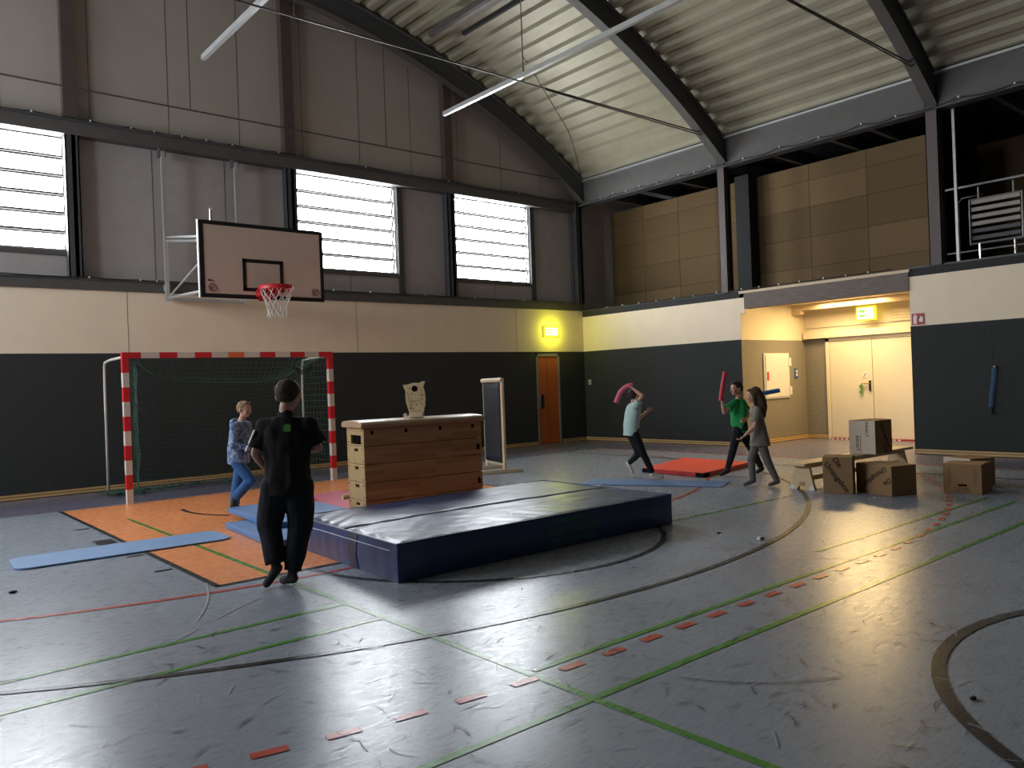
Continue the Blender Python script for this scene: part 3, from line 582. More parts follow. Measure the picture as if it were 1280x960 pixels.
for i in range(4): bk.box((18.0, 2.2 + i * 1.0, 3.15), (18.05, 3.19 + i * 1.0, 6.0), 'osb%d' % (1 - i % 2))
struct(bk.build('wall_gallery_rear'))
# purlins that cross above the gallery
for y in (12.9, 11.9, 10.9, 8.55, 7.35, 6.6, 4.6, 3.4):
    p = MB(); p.box((XR + .1, y, 5.78), (18.5, y + .08, 5.86), 'steel_grey'); p.box((XR + .1, y + .03, 5.86), (18.5, y + .05, 6.0), 'steel_grey'); p.box((XR + .1, y, 6.0), (18.5, y + .08, 6.05), 'steel_grey')
    p.build('purlin', gal)
# steel columns
def column(x0, x1, y0, y1, z0, z1, m, label):
    c = MB(); t = .014
    if (x1 - x0) > (y1 - y0) or True:
        c.box((x0, y0, z0), (x1, y0 + t, z1), m); c.box((x0, y1 - t, z0), (x1, y1, z1), m); c.box(((x0 + x1) / 2 - .008, y0, z0), ((x0 + x1) / 2 + .05, y1, z1), m)
        c.box((x0, y0, z0), (x0 + .02, y1, z1), m); c.box((x1 - .02, y0, z0), (x1, y1, z1), m)
    return tag(c.build('steel_column'), label, 'column')
def arcz(x, r): return -7.1 + math.sqrt(r * r - (x - 4.6) ** 2)
for x, l in ((2.84, 'steel column on the back wall between the leftmost window and the basketball backboard'), (6.46, 'steel column on the back wall just left of the window behind the backboard'),
             (10.09, 'steel column on the back wall just left of the window nearest the corner'), (-.75, 'steel column on the back wall beyond the left edge of the picture')):
    c = column(x - .1, x + .1, YB, YP - .002, ZW + .17, 5.58, 'steel_grey', l)
    u = MB(); u.box((x - .1, YB + .01, 5.805), (x + .1, YP - .002, arcz(x, 16.0)), 'steel_brown'); u.build('upper_shaft', c)
column(13.80, 13.98, YB - .08, YB + .09, ZW + .17, 6.2, 'steel_grey', 'steel column standing in the corner where the back wall meets the gallery')
column(XR - .04, XR + .16, 9.50, 9.68, 3.16, 6.0, 'steel_brown', 'brown steel column at the gallery edge left of the dark post')
column(XR - .04, XR + .16, 5.36, 5.56, 3.16, 6.1, 'steel_brown', 'brown steel column at the gallery edge left of the slatted cart')
c = MB(); c.box((15.0, 9.64, 3.155), (15.28, 9.98, 5.77), 'black'); tag(c.build('dark_post'), 'wide black post in front of the chipboard panels of the gallery', 'column')
c = MB(); c.box((XR + .22, 5.2, 3.15), (XR + .26, 5.24, 6.2), 'galv'); tag(c.build('thin_pole'), 'thin pale pole at the gallery edge just right of the brown column', 'pole')
# eave beam
e = MB(); e.box((XR - .02, YF, 5.74), (XR + .12, YB + .1, 6.30), 'steel_mid'); e.box((XR - .08, YF, 5.72), (XR + .16, YB, 5.75), 'steel_grey'); e.box((XR - .10, YF, 6.29), (XR + .12, YB, 6.33), 'galv')
tag(e.build('eave_beam'), 'long grey steel eave beam running above the gallery under the roof edge', 'beam')

# ------------------------------------------------------------------ roof
rf = MB(); R0 = 16.40; pitch = .335; prof = []
s = -10.4
tri = [(0, 0), (.13, 0), (.175, -.065), (.29, -.065)]
while s < 10.1:
    for ds, dr in tri: prof.append((s + ds, dr))
    s += pitch
ys = [14.0, 9.7, 5.6, 1.4, -2.8, -7, -11, YF - .1]
vs = []
for y in ys:
    for q, dr in prof:
        a = q / R0; rr = R0 + dr + .04; vs.append((4.6 + rr * math.sin(a), y, -7.1 + rr * math.cos(a)))
n = len(prof)
rf.add(vs, [(j * n + i, j * n + i + 1, (j + 1) * n + i + 1, (j + 1) * n + i) for j in range(len(ys) - 1) for i in range(n - 1)], 'roof')
struct(rf.build('ceiling'))
# left and front walls close the hall
w = MB(); w.box((XL - .3, YF, 0), (XL, 14.2, ZP), 'fabric_dark'); w.box((XL - .3, YF, ZP), (XL, 14.2, ZW), 'plaster'); w.box((XL - .3, YF, ZW), (XL, 14.2, 3.5), 'panel_grey'); w.box((XL - .3, YF, 5.5), (XL, 14.2, 6.6), 'panel_grey')
LW_ADDED = [(8.2, 10.0), (10.7, 13.1)]  # unseen windows added to brighten the back wall and the left floor
ls = [YF] + [v for q in LW_ADDED for v in q] + [14.2]
for i in range(0, len(ls), 2): w.box((XL - .3, ls[i], 3.5), (XL, ls[i + 1], 5.5), 'panel_grey')
struct(w.build('wall_left'))
for k, (a, b) in enumerate(LW_ADDED):
    w = MB()
    for q in (((a, 3.5), (a + .05, 5.5)), ((b - .05, 3.5), (b, 5.5)), ((a, 3.5), (b, 3.55)), ((a, 5.45), (b, 5.5)), (((a + b) / 2 - .02, 3.5), ((a + b) / 2 + .02, 5.5))): w.box((XL - .2, q[0][0], q[0][1]), (XL - .12, q[1][0], q[1][1]), 'alu_dull')
    w = struct(w.build('window_%d' % (k + 5))); g = MB(); g.add([(XL - .16, a, 3.5), (XL - .16, b, 3.5), (XL - .16, b, 5.5), (XL - .16, a, 5.5)], [(0, 1, 2, 3)], 'glass'); g.build('window_pane', w)  # added opening in the unseen left wall, there for its daylight
    L = bpy.data.lights.new('window portal', 'AREA'); L.shape = 'RECTANGLE'; L.size = 2.0; L.size_y = b - a; L.cycles.is_portal = True
    o = bpy.data.objects.new('daylight_portal', L); COL.objects.link(o); o.location = (XL - .22, (a + b) / 2, 4.5); o.rotation_euler = (0, -PI / 2, 0)
w = MB(); w.box((XL - .3, YF - .3, 0), (XR, YF, ZP), 'fabric_dark'); w.box((XL - .3, YF - .3, ZP), (XR, YF, ZW), 'plaster'); w.box((XL - .3, YF - .3, ZW), (XR, YF, 9.6), 'panel_grey'); struct(w.build('wall_front'))
# arched roof beams
for y, l in ((13.58, 'arched steel roof beam lying along the top of the back wall'), (9.52, 'arched steel roof beam in the middle, ending above the column by the dark post'), (5.44, 'arched steel roof beam at upper right, the one nearest the viewer')):
    b = MB(); N = 48
    for (ra, rb, hw) in ((15.90, 15.92, .09), (15.92, 16.30, .055), (16.30, 16.33, .09)):
        v = []
        for i in range(N + 1):
            a = math.radians(-36 + 71.8 * i / N)
            for r, yy in ((ra, y - hw), (ra, y + hw), (rb, y + hw), (rb, y - hw)): v.append((4.6 + r * math.sin(a), yy, -7.1 + r * math.cos(a)))
        b.add(v, [(4 * i + k, 4 * i + (k + 1) % 4, 4 * i + 4 + (k + 1) % 4, 4 * i + 4 + k) for i in range(N) for k in range(4)], 'steel_mid' if hw > .06 else 'steel_grey')
    tag(b.build('roof_beam'), l, 'beam')
    # tie rod with its hangers
    zt = {13.58: 6.26, 9.52: 6.31, 5.44: 6.33}[y]; yy = y - (.0 if y < 13 else .05)
    tr = MB(); tr.tube([(-4.5, yy, zt), (4.6, yy, zt - .02), (13.75, yy, zt)], .013, 'cord_grey', 6)
    if y < 13: tr.tube([(9.0, yy, zt - .03), (13.75, yy, zt - .05)], .011, 'cord_grey', 6)
    tr = tr.build('tie_rod')
    tag(tr, {13.58: 'thin steel tie rod stretched across the back wall above the windows', 9.52: 'thin steel tie rod of the middle roof beam with hanging rods', 5.44: 'thin steel tie rod of the nearest roof beam at upper right'}[y], 'rod')
    for x in ((8.40, 4.6, .8) if y > 13 else (8.525, 4.6, .8)):
        hgr = MB(); hgr.tube([(x, yy, zt), (x, yy, arcz(x, 15.9))], .009, 'cord_grey', 6); hgr.build('hanger', tr)
for x, l, m in ((4.17, 'left of the two pale rails hanging under the roof above the back wall', 'galv'), (8.47, 'right of the two pale rails hanging under the roof, resting on a tie rod', 'galv')):
    b = MB(); b.box((x - .03, -12, 6.345), (x + .03, 11.65, 6.375), m); b.box((x - .03, -12, 6.375), (x - .02, 11.65, 6.42), m); b.box((x + .02, -12, 6.375), (x + .03, 11.65, 6.42), m)
    tag(b.build('curtain_rail'), l, 'rail')
b = MB(); b.box((8.93, 9.7, 8.28), (9.02, 12.7, 8.40), 'steel_mid'); b.box((9.3, 9.7, 8.18), (9.36, 12.1, 8.26), 'black')
b.box((9.02, 9.7, 8.36), (9.3, 12.1, 8.40), 'panel_beige'); tag(b.build('cable_tray'), 'long cable tray fixed close under the corrugated roof', 'tray')
b = MB(); pts = [Vector((13.2, 13.40, arcz(13.2, 16.2))).lerp(Vector((13.84, 13.40, 6.05)), i / 12) - Vector((0, 0, 0)) for i in range(13)]
pts = [(12.35 + 1.47 * (i / 12) ** .85, 13.40 - .9 * (1 - i / 12), 7.15 - 1.05 * (i / 12)) for i in range(13)]
b.tube([(9.3, 11.6, 8.9), (11.0, 12.1, 8.0), *pts], .008, 'cable', 6); tag(b.build('hanging_rope'), 'thin dark rope hanging from the roof down to the corner of the hall', 'rope')

# wavy cables with small clips
def string(label, pts, sag, n, step):
    c = MB(); P = []
    for (p, q) in zip(pts[:-1], pts[1:]):
        p, q = Vector(p), Vector(q)
        for i in range(8): t = i / 8; P.append(p.lerp(q, t) - Vector((0, 0, sag * 4 * t * (1 - t))))
    P.append(Vector(pts[-1])); c.tube(P, .010, 'cable', 6); o = tag(c.build('light_string'), label, 'light string')
    for p in pts[1:-1]:
        b = MB(); b.ell(p, (.016, .016, .016), 'bulb', nu=8, nv=6); b.build('bulb', o, True)
string('dark cable with white dots sagging along the eave beam above the gallery', [(XR - .11, y, 5.80 - .03 * (i % 2)) for i, y in enumerate([13.3, 12.9, 12.5, 12.1, 11.7, 11.2, 10.6, 10.2, 9.8, 9.0, 8.2, 7.4, 6.6, 6.0, 5.0, 4.2, 3.4])], .05, 1, 1)
string('dark cable with white dots along the gallery ledge above the lit doorway and white wall', [(XR - .03, y, 3.19) for y in [13.4, 12.9, 12.4, 11.9, 11.4, 10.9, 10.4, 9.8, 9.2, 8.8, 8.37, 7.93, 7.45, 7.02, 6.61, 6.2]], .015, 1, 1)
string('dark cable with white dots along the beam above the hall windows', [(x, YB - .05, 5.83) for x in [1.5, 2.3, 3.1, 3.7, 4.05, 4.5, 4.9, 5.35, 6.2, 8, 10, 12, 13.4]], .02, 1, 1)
string('dark cable with white dots along the ledge under the hall windows', [(x, YB - .06, 3.36) for x in [-1, .6, 1.8, 3.0, 3.75, 4.0, 6.6, 7.2, 8.0, 9.3, 10.6, 12, 13.3]], .01, 1, 1)

# ------------------------------------------------------------------ doorway niche
nw = MB()
nw.box((XR + .25, NY1, 0), (16.6, NY1 + .15, ZP), 'niche_fabric'); nw.box((XR + .002, NY1 - .004, 0), (XR + .26, NY1, ZP), 'niche_fabric'); nw.box((16.6, NY0 - .2, 0), (16.75, NY1 + .2, 3.02), 'gallery')
nw.box((XR + .262, NY1 - .003, ZP), (16.6, NY1 + .15, 3.02), 'niche_plaster'); nw.box((XR + .17, NY1 - .006, ZP), (XR + .262, NY1 - .001, 3.02), 'niche_plaster'); nw.box((XR + .002, NY1 - .006, ZP), (XR + .17, NY1 - .001, 2.70), 'niche_plaster')
nw.box((XR + .255, NY0 - .15, 0), (16.6, NY0, 3.02), 'niche_plaster')
nw.box((16.42, 8.74, 0), (16.6, NY1, ZP), 'niche_fabric'); nw.box((16.42, NY0, 2.33), (16.6, NY1, 3.02), 'niche_plaster')
nw.box((16.42, NY0, ZP - .03), (16.6, 8.74, 2.33), 'niche_plaster'); nw.box((16.42, NY0, 0), (16.6, 6.80, ZP), 'niche_plaster')
nw.box((XR + .2, NY0, 2.93), (16.6, NY1, 3.02), 'niche_plaster')
for z in (2.44, 2.50, 2.56, 2.62, 2.68): nw.box((16.40, 6.85, z), (16.42, 7.35, z + .02), 'niche_plaster')
nw.box((16.405, NY0, 2.42), (16.42, 9.22, 2.425), 'seam')
struct(nw.build('wall_niche'))
b = MB(); b.box((16.28, NY0, 2.19), (16.42, NY1 - .04, 2.33), 'niche_plaster'); struct(b.build('trim_3'))
b = MB(); b.box((XR - .02, NY0, 2.79), (XR + .16, 9.16, 3.10), 'lintel'); tag(b.build('lintel_beam'), 'weathered grey timber lintel across the top of the lit doorway', 'beam')
b = MB(); b.box((XR - .03, NY0 - .02, 3.10), (XR + .16, NY1 + .0, 3.15), 'timber'); struct(b.build('trim_4'))
b = MB(); b.box((XR, 9.16, 2.70), (XR + .16, NY1, 3.10), 'plaster'); struct(b.build('trim_5'))
b = MB(); b.box((15.9, NY0, 2.80), (16.06, 9.27 - .004, 2.93), 'timber'); b.box((15.9, 9.05, 2.72), (16.06, 9.266, 2.80), 'timber'); tag(b.build('ceiling_joist'), 'pale timber joist under the ceiling of the lit doorway', 'beam')
d = MB(); d.box((16.36, 8.68, 0), (16.42, 8.76, 2.17), 'niche_plaster'); d.box((16.36, 6.78, 2.11), (16.42, 8.76, 2.17), 'niche_plaster'); d.box((16.37, 6.74, 0), (16.42, 6.81, 2.17), 'niche_plaster')
d = struct(d.build('door_2'))
for i, (a, b_) in enumerate(((7.755, 8.675), (6.815, 7.745))):
    q = MB(); q.box((16.37, a, .03), (16.42, b_, 2.10), 'door_cream'); q = q.build('door_leaf', d, bevel=.006)
    if i == 0:
        h = MB(); h.box((16.345, 7.79, 1.02), (16.37, 7.83, 1.24), 'black'); h.tube([(16.33, 7.80, 1.18), (16.32, 7.98, 1.18)], .012, 'brass', 8); lab(h.build('door_handle', q), 'black door handle plate')
        k = MB(); k.box((16.33, 7.96, .96), (16.345, 8.00, 1.16), 'l_green'); k.box((16.33, 8.0, 1.10), (16.345, 8.03, 1.14), 'l_green'); k.box((16.33, 8.0, .98), (16.345, 8.03, 1.02), 'l_green'); lab(k.build('door_alarm', q), 'green emergency handle guard')
        k = MB(); k.box((16.362, 7.87, 1.30), (16.37, 7.97, 1.42), 'sign_white'); k.tube([(16.36, 7.89, 1.40), (16.36, 7.94, 1.32)], .006, 'ink', 6); k.build('door_sticker', q)
k = MB(); k.box((16.30, 6.82, .0), (16.36, 8.67, .03), 'red_dark')
for i in range(15): k.box((16.295, 7.2 + i * .1, .002), (16.302, 7.25 + i * .1, .028), 'sign_white')
k.build('door_threshold', d)
# fuse cabinet
f = thing('wall_cabinet', 'white locked wall cabinet on the speckled wall of the lit doorway', 'cabinet', (15.21, NY1, 0))
b = MB(); b.box((-.50, -.03, .93), (.48, 0, 1.89), 'white_metal'); b.build('cabinet_frame', f, bevel=.004)
b = MB(); b.box((-.46, -.045, .96), (.43, -.03, 1.86), 'white_metal'); dd = b.build('cabinet_door', f, bevel=.005)
b = MB(); b.box((-.42, -.055, 1.32), (-.36, -.045, 1.50), 'red'); lab(b.build('latch', dd), 'red latch')
for z in (1.08, 1.70): b = MB(); b.box((.42, -.06, z - .09), (.52, -.03, z + .09), 'white_metal'); b.build('hinge', f, bevel=.006)
b = MB(); b.box((15.93, NY1 - .02, 1.34), (16.06, NY1, 1.56), 'switch_blue'); s_ = tag(b.build('light_switch', bevel=.005), 'blue framed switch beside the white wall cabinet', 'switch')
b = MB(); b.box((15.965, NY1 - .028, 1.39), (16.025, NY1 - .02, 1.44), 'sign_white'); b.box((15.965, NY1 - .028, 1.46), (16.025, NY1 - .02, 1.52), 'sign_white'); b.build('switch_rocker', s_)
b = MB(); b.box((XR - .025, 13.52, 1.36), (XR, 13.60, 1.48), 'sign_white'); s_ = tag(b.build('wall_switch', bevel=.004), 'small pale switch on the dark wall near the corner', 'switch')
b = MB(); b.box((XR - .03, 13.535, 1.385), (XR - .025, 13.585, 1.455), 'alu'); b.build('switch_rocker', s_)

# emergency exit signs: arrow and running figure
def exit_sign(T, w, h, label, case_d, es=None):
    r = thing('exit_sign', label, 'sign'); r.matrix_world = T
    b = MB(); b.box((-w / 2 - .035, -h / 2 - .035, 0), (w / 2 + .035, h / 2 + .035, case_d), 'yellow_case'); b.build('sign_housing', r, bevel=.008)
    b = MB(); b.box((-w / 2, -h / 2, case_d), (w / 2, h / 2, case_d + .006), 'white_sign'); b.build('sign_face', r)
    z = case_d + .007; s = h / 2
    g = MB(); g.box((-w * .37, -s * .72, z - .001), (w * .12, s * .72, z + .002), 'green_sign')
    g.build('green_field', r)
    a = MB(); a.box((-w * .36, -s * .1, z), (-w * .2, s * .1, z + .004), 'white_sign'); a.add([(-w * .2, -s * .35, z + .004), (-w * .2, s * .35, z + .004), (-w * .1, 0, z + .004)], [(0, 1, 2)], 'white_sign'); a.build('arrow', r)
    p = MB(); p.ell((w * .02, s * .45, z + .002), (s * .13, s * .13, .004), 'white_sign', nu=10, nv=6)
    for q in (((w * .0, s * .28), (-w * .02, -s * .1)), ((-w * .02, -s * .1), (w * .03, -s * .3)), ((w * .03, -s * .3), (-w * .0, -s * .62)), ((-w * .02, -s * .1), (-w * .07, -s * .35)), ((0, s * .22), (w * .07, s * .02)), ((0, s * .22), (-w * .06, s * .1))):
        p.tube([(q[0][0], q[0][1], z + .003), (q[1][0], q[1][1], z + .003)], s * .055, 'white_sign', 6)
    p.build('running_figure', r)
    dr = MB(); dr.box((w * .24, -s * .7, z), (w * .36, s * .7, z + .002), 'green_sign'); dr.box((w * .26, -s * .62, z + .001), (w * .34, s * .62, z + .004), 'white_sign'); dr.build('door_symbol', r)
    return r
exit_sign(frame((12.86, YB - .002, 2.65), (1, 0, 0), (0, 0, 1)), .37, .17, 'glowing green and white exit sign on the back wall above the orange door', .04)
exit_sign(frame((16.20, 7.74, 2.63), (0, -1, 0), (0, 0, 1)), .33, .22, 'glowing yellow exit sign above the double door in the lit doorway', .07)
# fire extinguisher sign
r = thing('fire_sign', 'red fire extinguisher sign on the wall right of the lit doorway', 'sign'); r.matrix_world = frame((XR - .002, 5.80, 2.29), (0, -1, 0), (0, 0, 1))
b = MB(); b.box((-.10, -.095, 0), (.10, .095, .004), 'firesign'); b.build('sign_plate', r)
b = MB(); b.box((-.075, -.08, .004), (-.02, .045, .007), 'sign_white'); b.ell((-.047, .045, .005), (.028, .02, .003), 'sign_white', nu=12, nv=6); b.box((-.06, .06, .004), (-.03, .08, .007), 'sign_white'); b.tube([(-.04, .075, .006), (-.015, .06, .006), (-.012, .02, .006)], .004, 'sign_white', 6); b.build('extinguisher_symbol', r)
b = MB()
for i, (x, hh) in enumerate(((.03, .05), (.045, .09), (.06, .065), (.07, .08), (.052, .04))): b.ell((x, -.045 + hh * .5, .005), (.012, hh * .62, .003), 'sign_white', nu=10, nv=6)
b.build('flame_symbol', r)
# blue band on a hook
r = thing('elastic_band', 'blue elastic band hanging from a brass hook on the dark wall at right', 'band', (XR, 4.64, 0))
b = MB(); b.tube([(0, 0, 1.43), (-.05, 0, 1.42), (-.055, 0, 1.45)], .009, 'brass', 8); b.ell((-.05, 0, 1.44), (.018, .022, .018), 'brass', nu=10, nv=6); lab(b.build('hook', r, True), 'brass hook')
b = MB()
for s, dy in ((0, 0), (1, .02)):
    P = [(-.05, 0 + dy, 1.43), (-.045, .02 + dy, 1.2), (-.04, .055 + dy, 1.0), (-.035, .075 + dy, .80)]
    for p, q in zip(P[:-1], P[1:]): b.add([(p[0] - s * .01, p[1] - .022, p[2]), (p[0] - s * .01, p[1] + .022, p[2]), (q[0] - s * .01, q[1] + .022, q[2]), (q[0] - s * .01, q[1] - .022, q[2]), (p[0] - s * .01 + .006, p[1] - .022, p[2]), (p[0] - s * .01 + .006, p[1] + .022, p[2]), (q[0] - s * .01 + .006, q[1] + .022, q[2]), (q[0] - s * .01 + .006, q[1] - .022, q[2])], [(0, 1, 2, 3), (7, 6, 5, 4), (0, 4, 5, 1), (1, 5, 6, 2), (2, 6, 7, 3), (3, 7, 4, 0)], 'strap_blue')
b.build('webbing', r)
b = MB(); b.tube([(-.04, .07, .80), (-.04, .075, .68)], .018, 'black', 8); lab(b.build('end_grip', r), 'black end grip')

# ------------------------------------------------------------------ slatted cart and rail on the gallery
r = thing('slatted_cart', 'slatted metal cart standing on the gallery behind the right wall', 'cart', (14.6, 4.8, 3.15))
b = MB(); fr = 'alu_dull'
b.tube([(0, -.42, .36), (0, .36, .36), (0, .36, 1.10), (0, -.42, 1.10), (0, -.42, .36)], .024, fr, 8); b.build('cart_frame', r)
for i in range(6): b = MB(); z = .42 + i * .12; b.box((-.02, -.39, z), (.02, .33, z + .065), 'panel_beige' if i > 1 else 'steel_grey'); b.build('slat', r)
for y in (-.3, .22): b = MB(); b.tube([(0, y, .04), (0, y, .36)], .022, 'chrome', 8); lab(b.build('leg', r), 'chrome leg'); b = MB(); b.tube([(0, y, 1.1), (0, y, 1.30)], .016, fr, 8); b.build('peg', r)
for y in (-.3, .22): b = MB(); b.tube([(-.015, y, .04), (.015, y, .04)], .04, 'chrome', 12); b.build('wheel', r)
r = MB(); r.tube([(15.0, 5.75, 3.15), (15.0, 5.75, 4.50), (15.0, 5.68, 4.58), (15.0, 2.0, 4.58)], .02, 'galv', 8); r.tube([(14.9, 5.45, 3.20), (14.9, 5.45, 4.3), (14.9, 5.38, 4.37), (14.9, 5.05, 4.37)], .016, 'chrome', 8); r.tube([(15.0, 5.7, 3.45), (15.0, 2.0, 3.45)], .014, 'galv', 8)
tag(r.build('guard_rail'), 'thin tubular guard rail on the gallery behind the slatted cart', 'rail')

# ------------------------------------------------------------------ basketball hoop
YBD = 10.72
hp = thing('basketball_hoop', 'wall mounted basketball backboard with red rim and white net above the goal', 'basketball hoop', (4.57, YBD, 0))
x0, x1, z0, z1 = -.875, .915, 2.77, 3.80
b = MB(); b.box((x0, 0, z0), (x1, .04, z1), 'white'); bd = b.build('backboard', hp)
b = MB(); b.box((x0 - .005, -.004, z0 - .004), (x0 + .055, .042, z1), 'black'); b.box((x1 - .05, -.004, z0 - .004), (x1 + .004, .042, z1), 'black'); b.box((x0 + .05, -.004, z0 - .004), (x1 - .05, .041, z0 + .05), 'black'); b.box((x0 + .05, -.004, z1 - .05), (x1 - .05, .041, z1 + .004), 'black'); lab(b.build('board_border', bd), 'black border line')
b = MB(); a0, a1, c0, c1 = -.30, .29, 2.87, 3.32
for q in (((a0, c0), (a0 + .05, c1)), ((a1 - .05, c0), (a1, c1)), ((a0, c0), (a1, c0 + .05)), ((a0, c1 - .05), (a1, c1))): b.box((q[0][0], -.005, q[0][1]), (q[1][0], 0, q[1][1]), 'black')
lab(b.build('target_square', bd), 'black target rectangle')
b = MB(); b.box((x0 - .018, -.006, z0 - .01), (x0 - .005, .045, z1 + .005), 'white_metal'); b.build('edge_strip', bd)
for sx in (x0 + .155, x1 - .14):
    b = MB(); b.tube([(sx + .052 * math.cos(t * PI / 10), -.004, z0 + .13 + .052 * math.sin(t * PI / 10)) for t in range(21)], .0045, 'red_dark', 6)
    b.tube([(sx - .035, -.004, z0 + .10), (sx + .035, -.004, z0 + .165)], .004, 'red_dark', 6); b.tube([(sx - .05, -.004, z0 + .14), (sx - .02, -.004, z0 + .135), (sx, -.004, z0 + .085)], .003, 'red_dark', 6)
    lab(b.build('ball_logo', bd), 'small red ball emblem')
b = MB(); b.prism([(x0 + .09, z0 + .215), (x0 + .20, z0 + .215), (x0 + .14, z0 + .235), (x0 + .10, z0 + .245)], 'y', -.004, 0, 'red_dark'); lab(b.build('wedge_logo', bd), 'small red wedge mark')
rc = Vector((0, -.41, 2.90))
b = MB(); b.tube([(rc.x + .228 * math.cos(t * PI / 24), rc.y + .228 * math.sin(t * PI / 24), rc.z) for t in range(49)], .011, 'red', 8)

vv = [(rc.x + .232 * math.cos(t * PI / 24), rc.y + .232 * math.sin(t * PI / 24), rc.z - (0 if k == 0 else .045 + .025 * max(0, math.sin(t * PI / 24)))) for k in (0, 1) for t in range(48)]
b.add(vv, [(t, (t + 1) % 48, 48 + (t + 1) % 48, 48 + t) for t in range(48)], 'red')
b.box((-.12, -.20, 2.80), (.12, .0, 2.895), 'red'); b.box((-.09, -.01, 2.74), (.09, .0, 2.93), 'red')
b.add([(-.2, -.32, 2.895), (.2, -.32, 2.895), (.1, 0, 2.895), (-.1, 0, 2.895), (-.12, -.2, 2.85), (.12, -.2, 2.85), (.1, 0, 2.78), (-.1, 0, 2.78)], [(0, 1, 2, 3), (4, 7, 6, 5), (0, 4, 5, 1), (0, 3, 7, 4), (1, 5, 6, 2)], 'red')
rim = b.build('rim', hp)
b = MB(); nn = 12; lv = [(0, .225), (.10, .20), (.19, .165), (.28, .135), (.36, .125), (.42, .135)]
for i in range(nn):
    for sgn in (1, -1):
        P = []
        for j, (dz, rr) in enumerate(lv):
            a = 2 * PI * (i + sgn * .5 * j) / nn; P.append((rc.x + rr * math.cos(a), rc.y + rr * math.sin(a), rc.z - dz))
        b.tube(P, .005, 'net_white', 5)
b.build('hoop_net', rim)
# wall frame and braces
b = MB()
wy = 13.60 - YBD
for x in (-.42, .80): b.box((x - .03, wy, 3.05), (x + .03, wy + .06, 5.50), 'galv'); b.box((x - .05, wy + .02, 5.42), (x + .05, wy + .16, 5.56), 'steel_grey')
for x in (-.42, .80): b.box((x - .035, wy + .06, 3.2), (x + .035, wy + .115, 3.30), 'galv')
b.box((-.45, wy - .02, 3.03), (.83, wy + .04, 3.09), 'galv'); b.box((-.42, wy, 4.05), (.80, wy + .05, 4.11), 'galv')
b.build('wall_frame', hp)
for i, (p, q, rr) in enumerate((((-.40, wy, 4.08), (-.55, .05, 3.62), .022), ((-.40, wy, 3.10), (-.55, .05, 3.60), .016), ((-.40, wy, 3.08), (-.55, .05, 2.92), .026), ((-.40, wy, 4.02), (.0, .05, 3.62), .026),
                  ((.78, wy, 4.08), (.6, .05, 3.62), .022), ((.78, wy, 3.10), (.6, .05, 3.60), .016), ((.78, wy, 3.08), (.6, .05, 2.92), .026), ((-.55, .05, 3.62), (-.55, .05, 2.90), .022), ((.6, .05, 3.62), (.6, .05, 2.90), .022), ((-.55, .06, 3.62), (.6, .06, 3.62), .02), ((-.55, .06, 2.95), (.6, .06, 2.95), .02))):
    b = MB(); b.tube([p, q], rr, 'galv', 8); b.build('brace', hp)
b = MB(); b.tube([(-.69, .06, 3.55), (-.69, .06, 3.98)], .017, 'chrome', 8); b.ell((-.69, .06, 3.98), (.026, .026, .026), 'chrome', nu=8, nv=6); lab(b.build('pin', hp), 'upright chrome pin')

# ------------------------------------------------------------------ handball goal
YG = 11.72
gl = thing('handball_goal', 'red and white striped handball goal with green net before the back wall', 'goal', (0, YG, 0))
gx0, gx1, th = 2.93, 6.09, .08
def striped(name, fixed, z0, z1, vertical, n, odd):
    b = MB()
    for i in range(n):
        a = z0 + (z1 - z0) * i / n; c = z0 + (z1 - z0) * (i + 1) / n; m = 'red' if (i + odd) % 2 == 0 else 'post_white'
        if not vertical and i == 6: m = 'orange_tape'
        if vertical: b.box((fixed, -.04, a), (fixed + th, .04, c), m)
        else: b.box((a, -.04, 2.0), (c, .04, 2.08), m)
    return b.build(name, gl)
striped('post', gx0, 0, 2.0, True, 10, 1); striped('post', gx1 - th, 0, 2.0, True, 10, 1); striped('crossbar', 0, gx0, gx1, False, 13, 0)
for s, xx, xe in ((1, gx0 + .04, 3.05), (-1, gx1 - .04, 6.26)):
    xb = xx + s * .0
    b = MB(); b.tube([(xx, 0, 2.02), (xx + (xe - xx) * .7, 1.0, 2.02), (xx + (xe - xx) * .93, 1.38, 2.0), (xe, 1.45, 1.93), (xe, 1.47, 1.6), (xe, 1.48, .02)], .020, 'post_white', 8); b.build('rear_pole', gl, True)
b = MB(); b.tube([(3.06, 1.48, .02), (6.25, 1.48, .02)], .012, 'steel_grey', 8); b.build('ground_bar', gl)
# net surface: roof sagging back, then rear drop, and the two sides
def nz(p): return noise.noise(Vector(p) * 1.3)
def back(u, v):
    x = gx0 + .08 + u * (gx1 - gx0 - .16) + .34 * (1 - u) * min(1, v / .28)
    if v < .28:
        t = v / .28; sag = .45 * math.sin(PI * min(1, t * .62)) * (1 - (2 * u - 1) ** 4) * .8
        y = .03 + t * .75; z = 1.99 - sag
    else:
        t = (v - .28) / .72; zt = 1.99 - .45 * math.sin(PI * .62) * (1 - (2 * u - 1) ** 4) * .8
        y = .78 + .35 * math.sin(t * PI * .5) + .05 * math.sin(9 * u + 3 * t); z = zt * (1 - t) + .04
    k = nz((x * 1.2, v * 4, 2)); return Vector((x + .03 * k, y + .06 * k, max(.02, z + .03 * nz((x, v * 3, 7)))))
def side(xx, s):
    def f(u, v):
        y = .03 + u * 1.05; z = 1.97 - v * 1.93; k = nz((xx, u * 3, v * 4)); return Vector((xx + (s > 0) * .34 * u + s * .05 * math.sin(u * PI) + .05 * k, y * (1 - .25 * (1 - v) * 0), z))
    return f
net = MB()
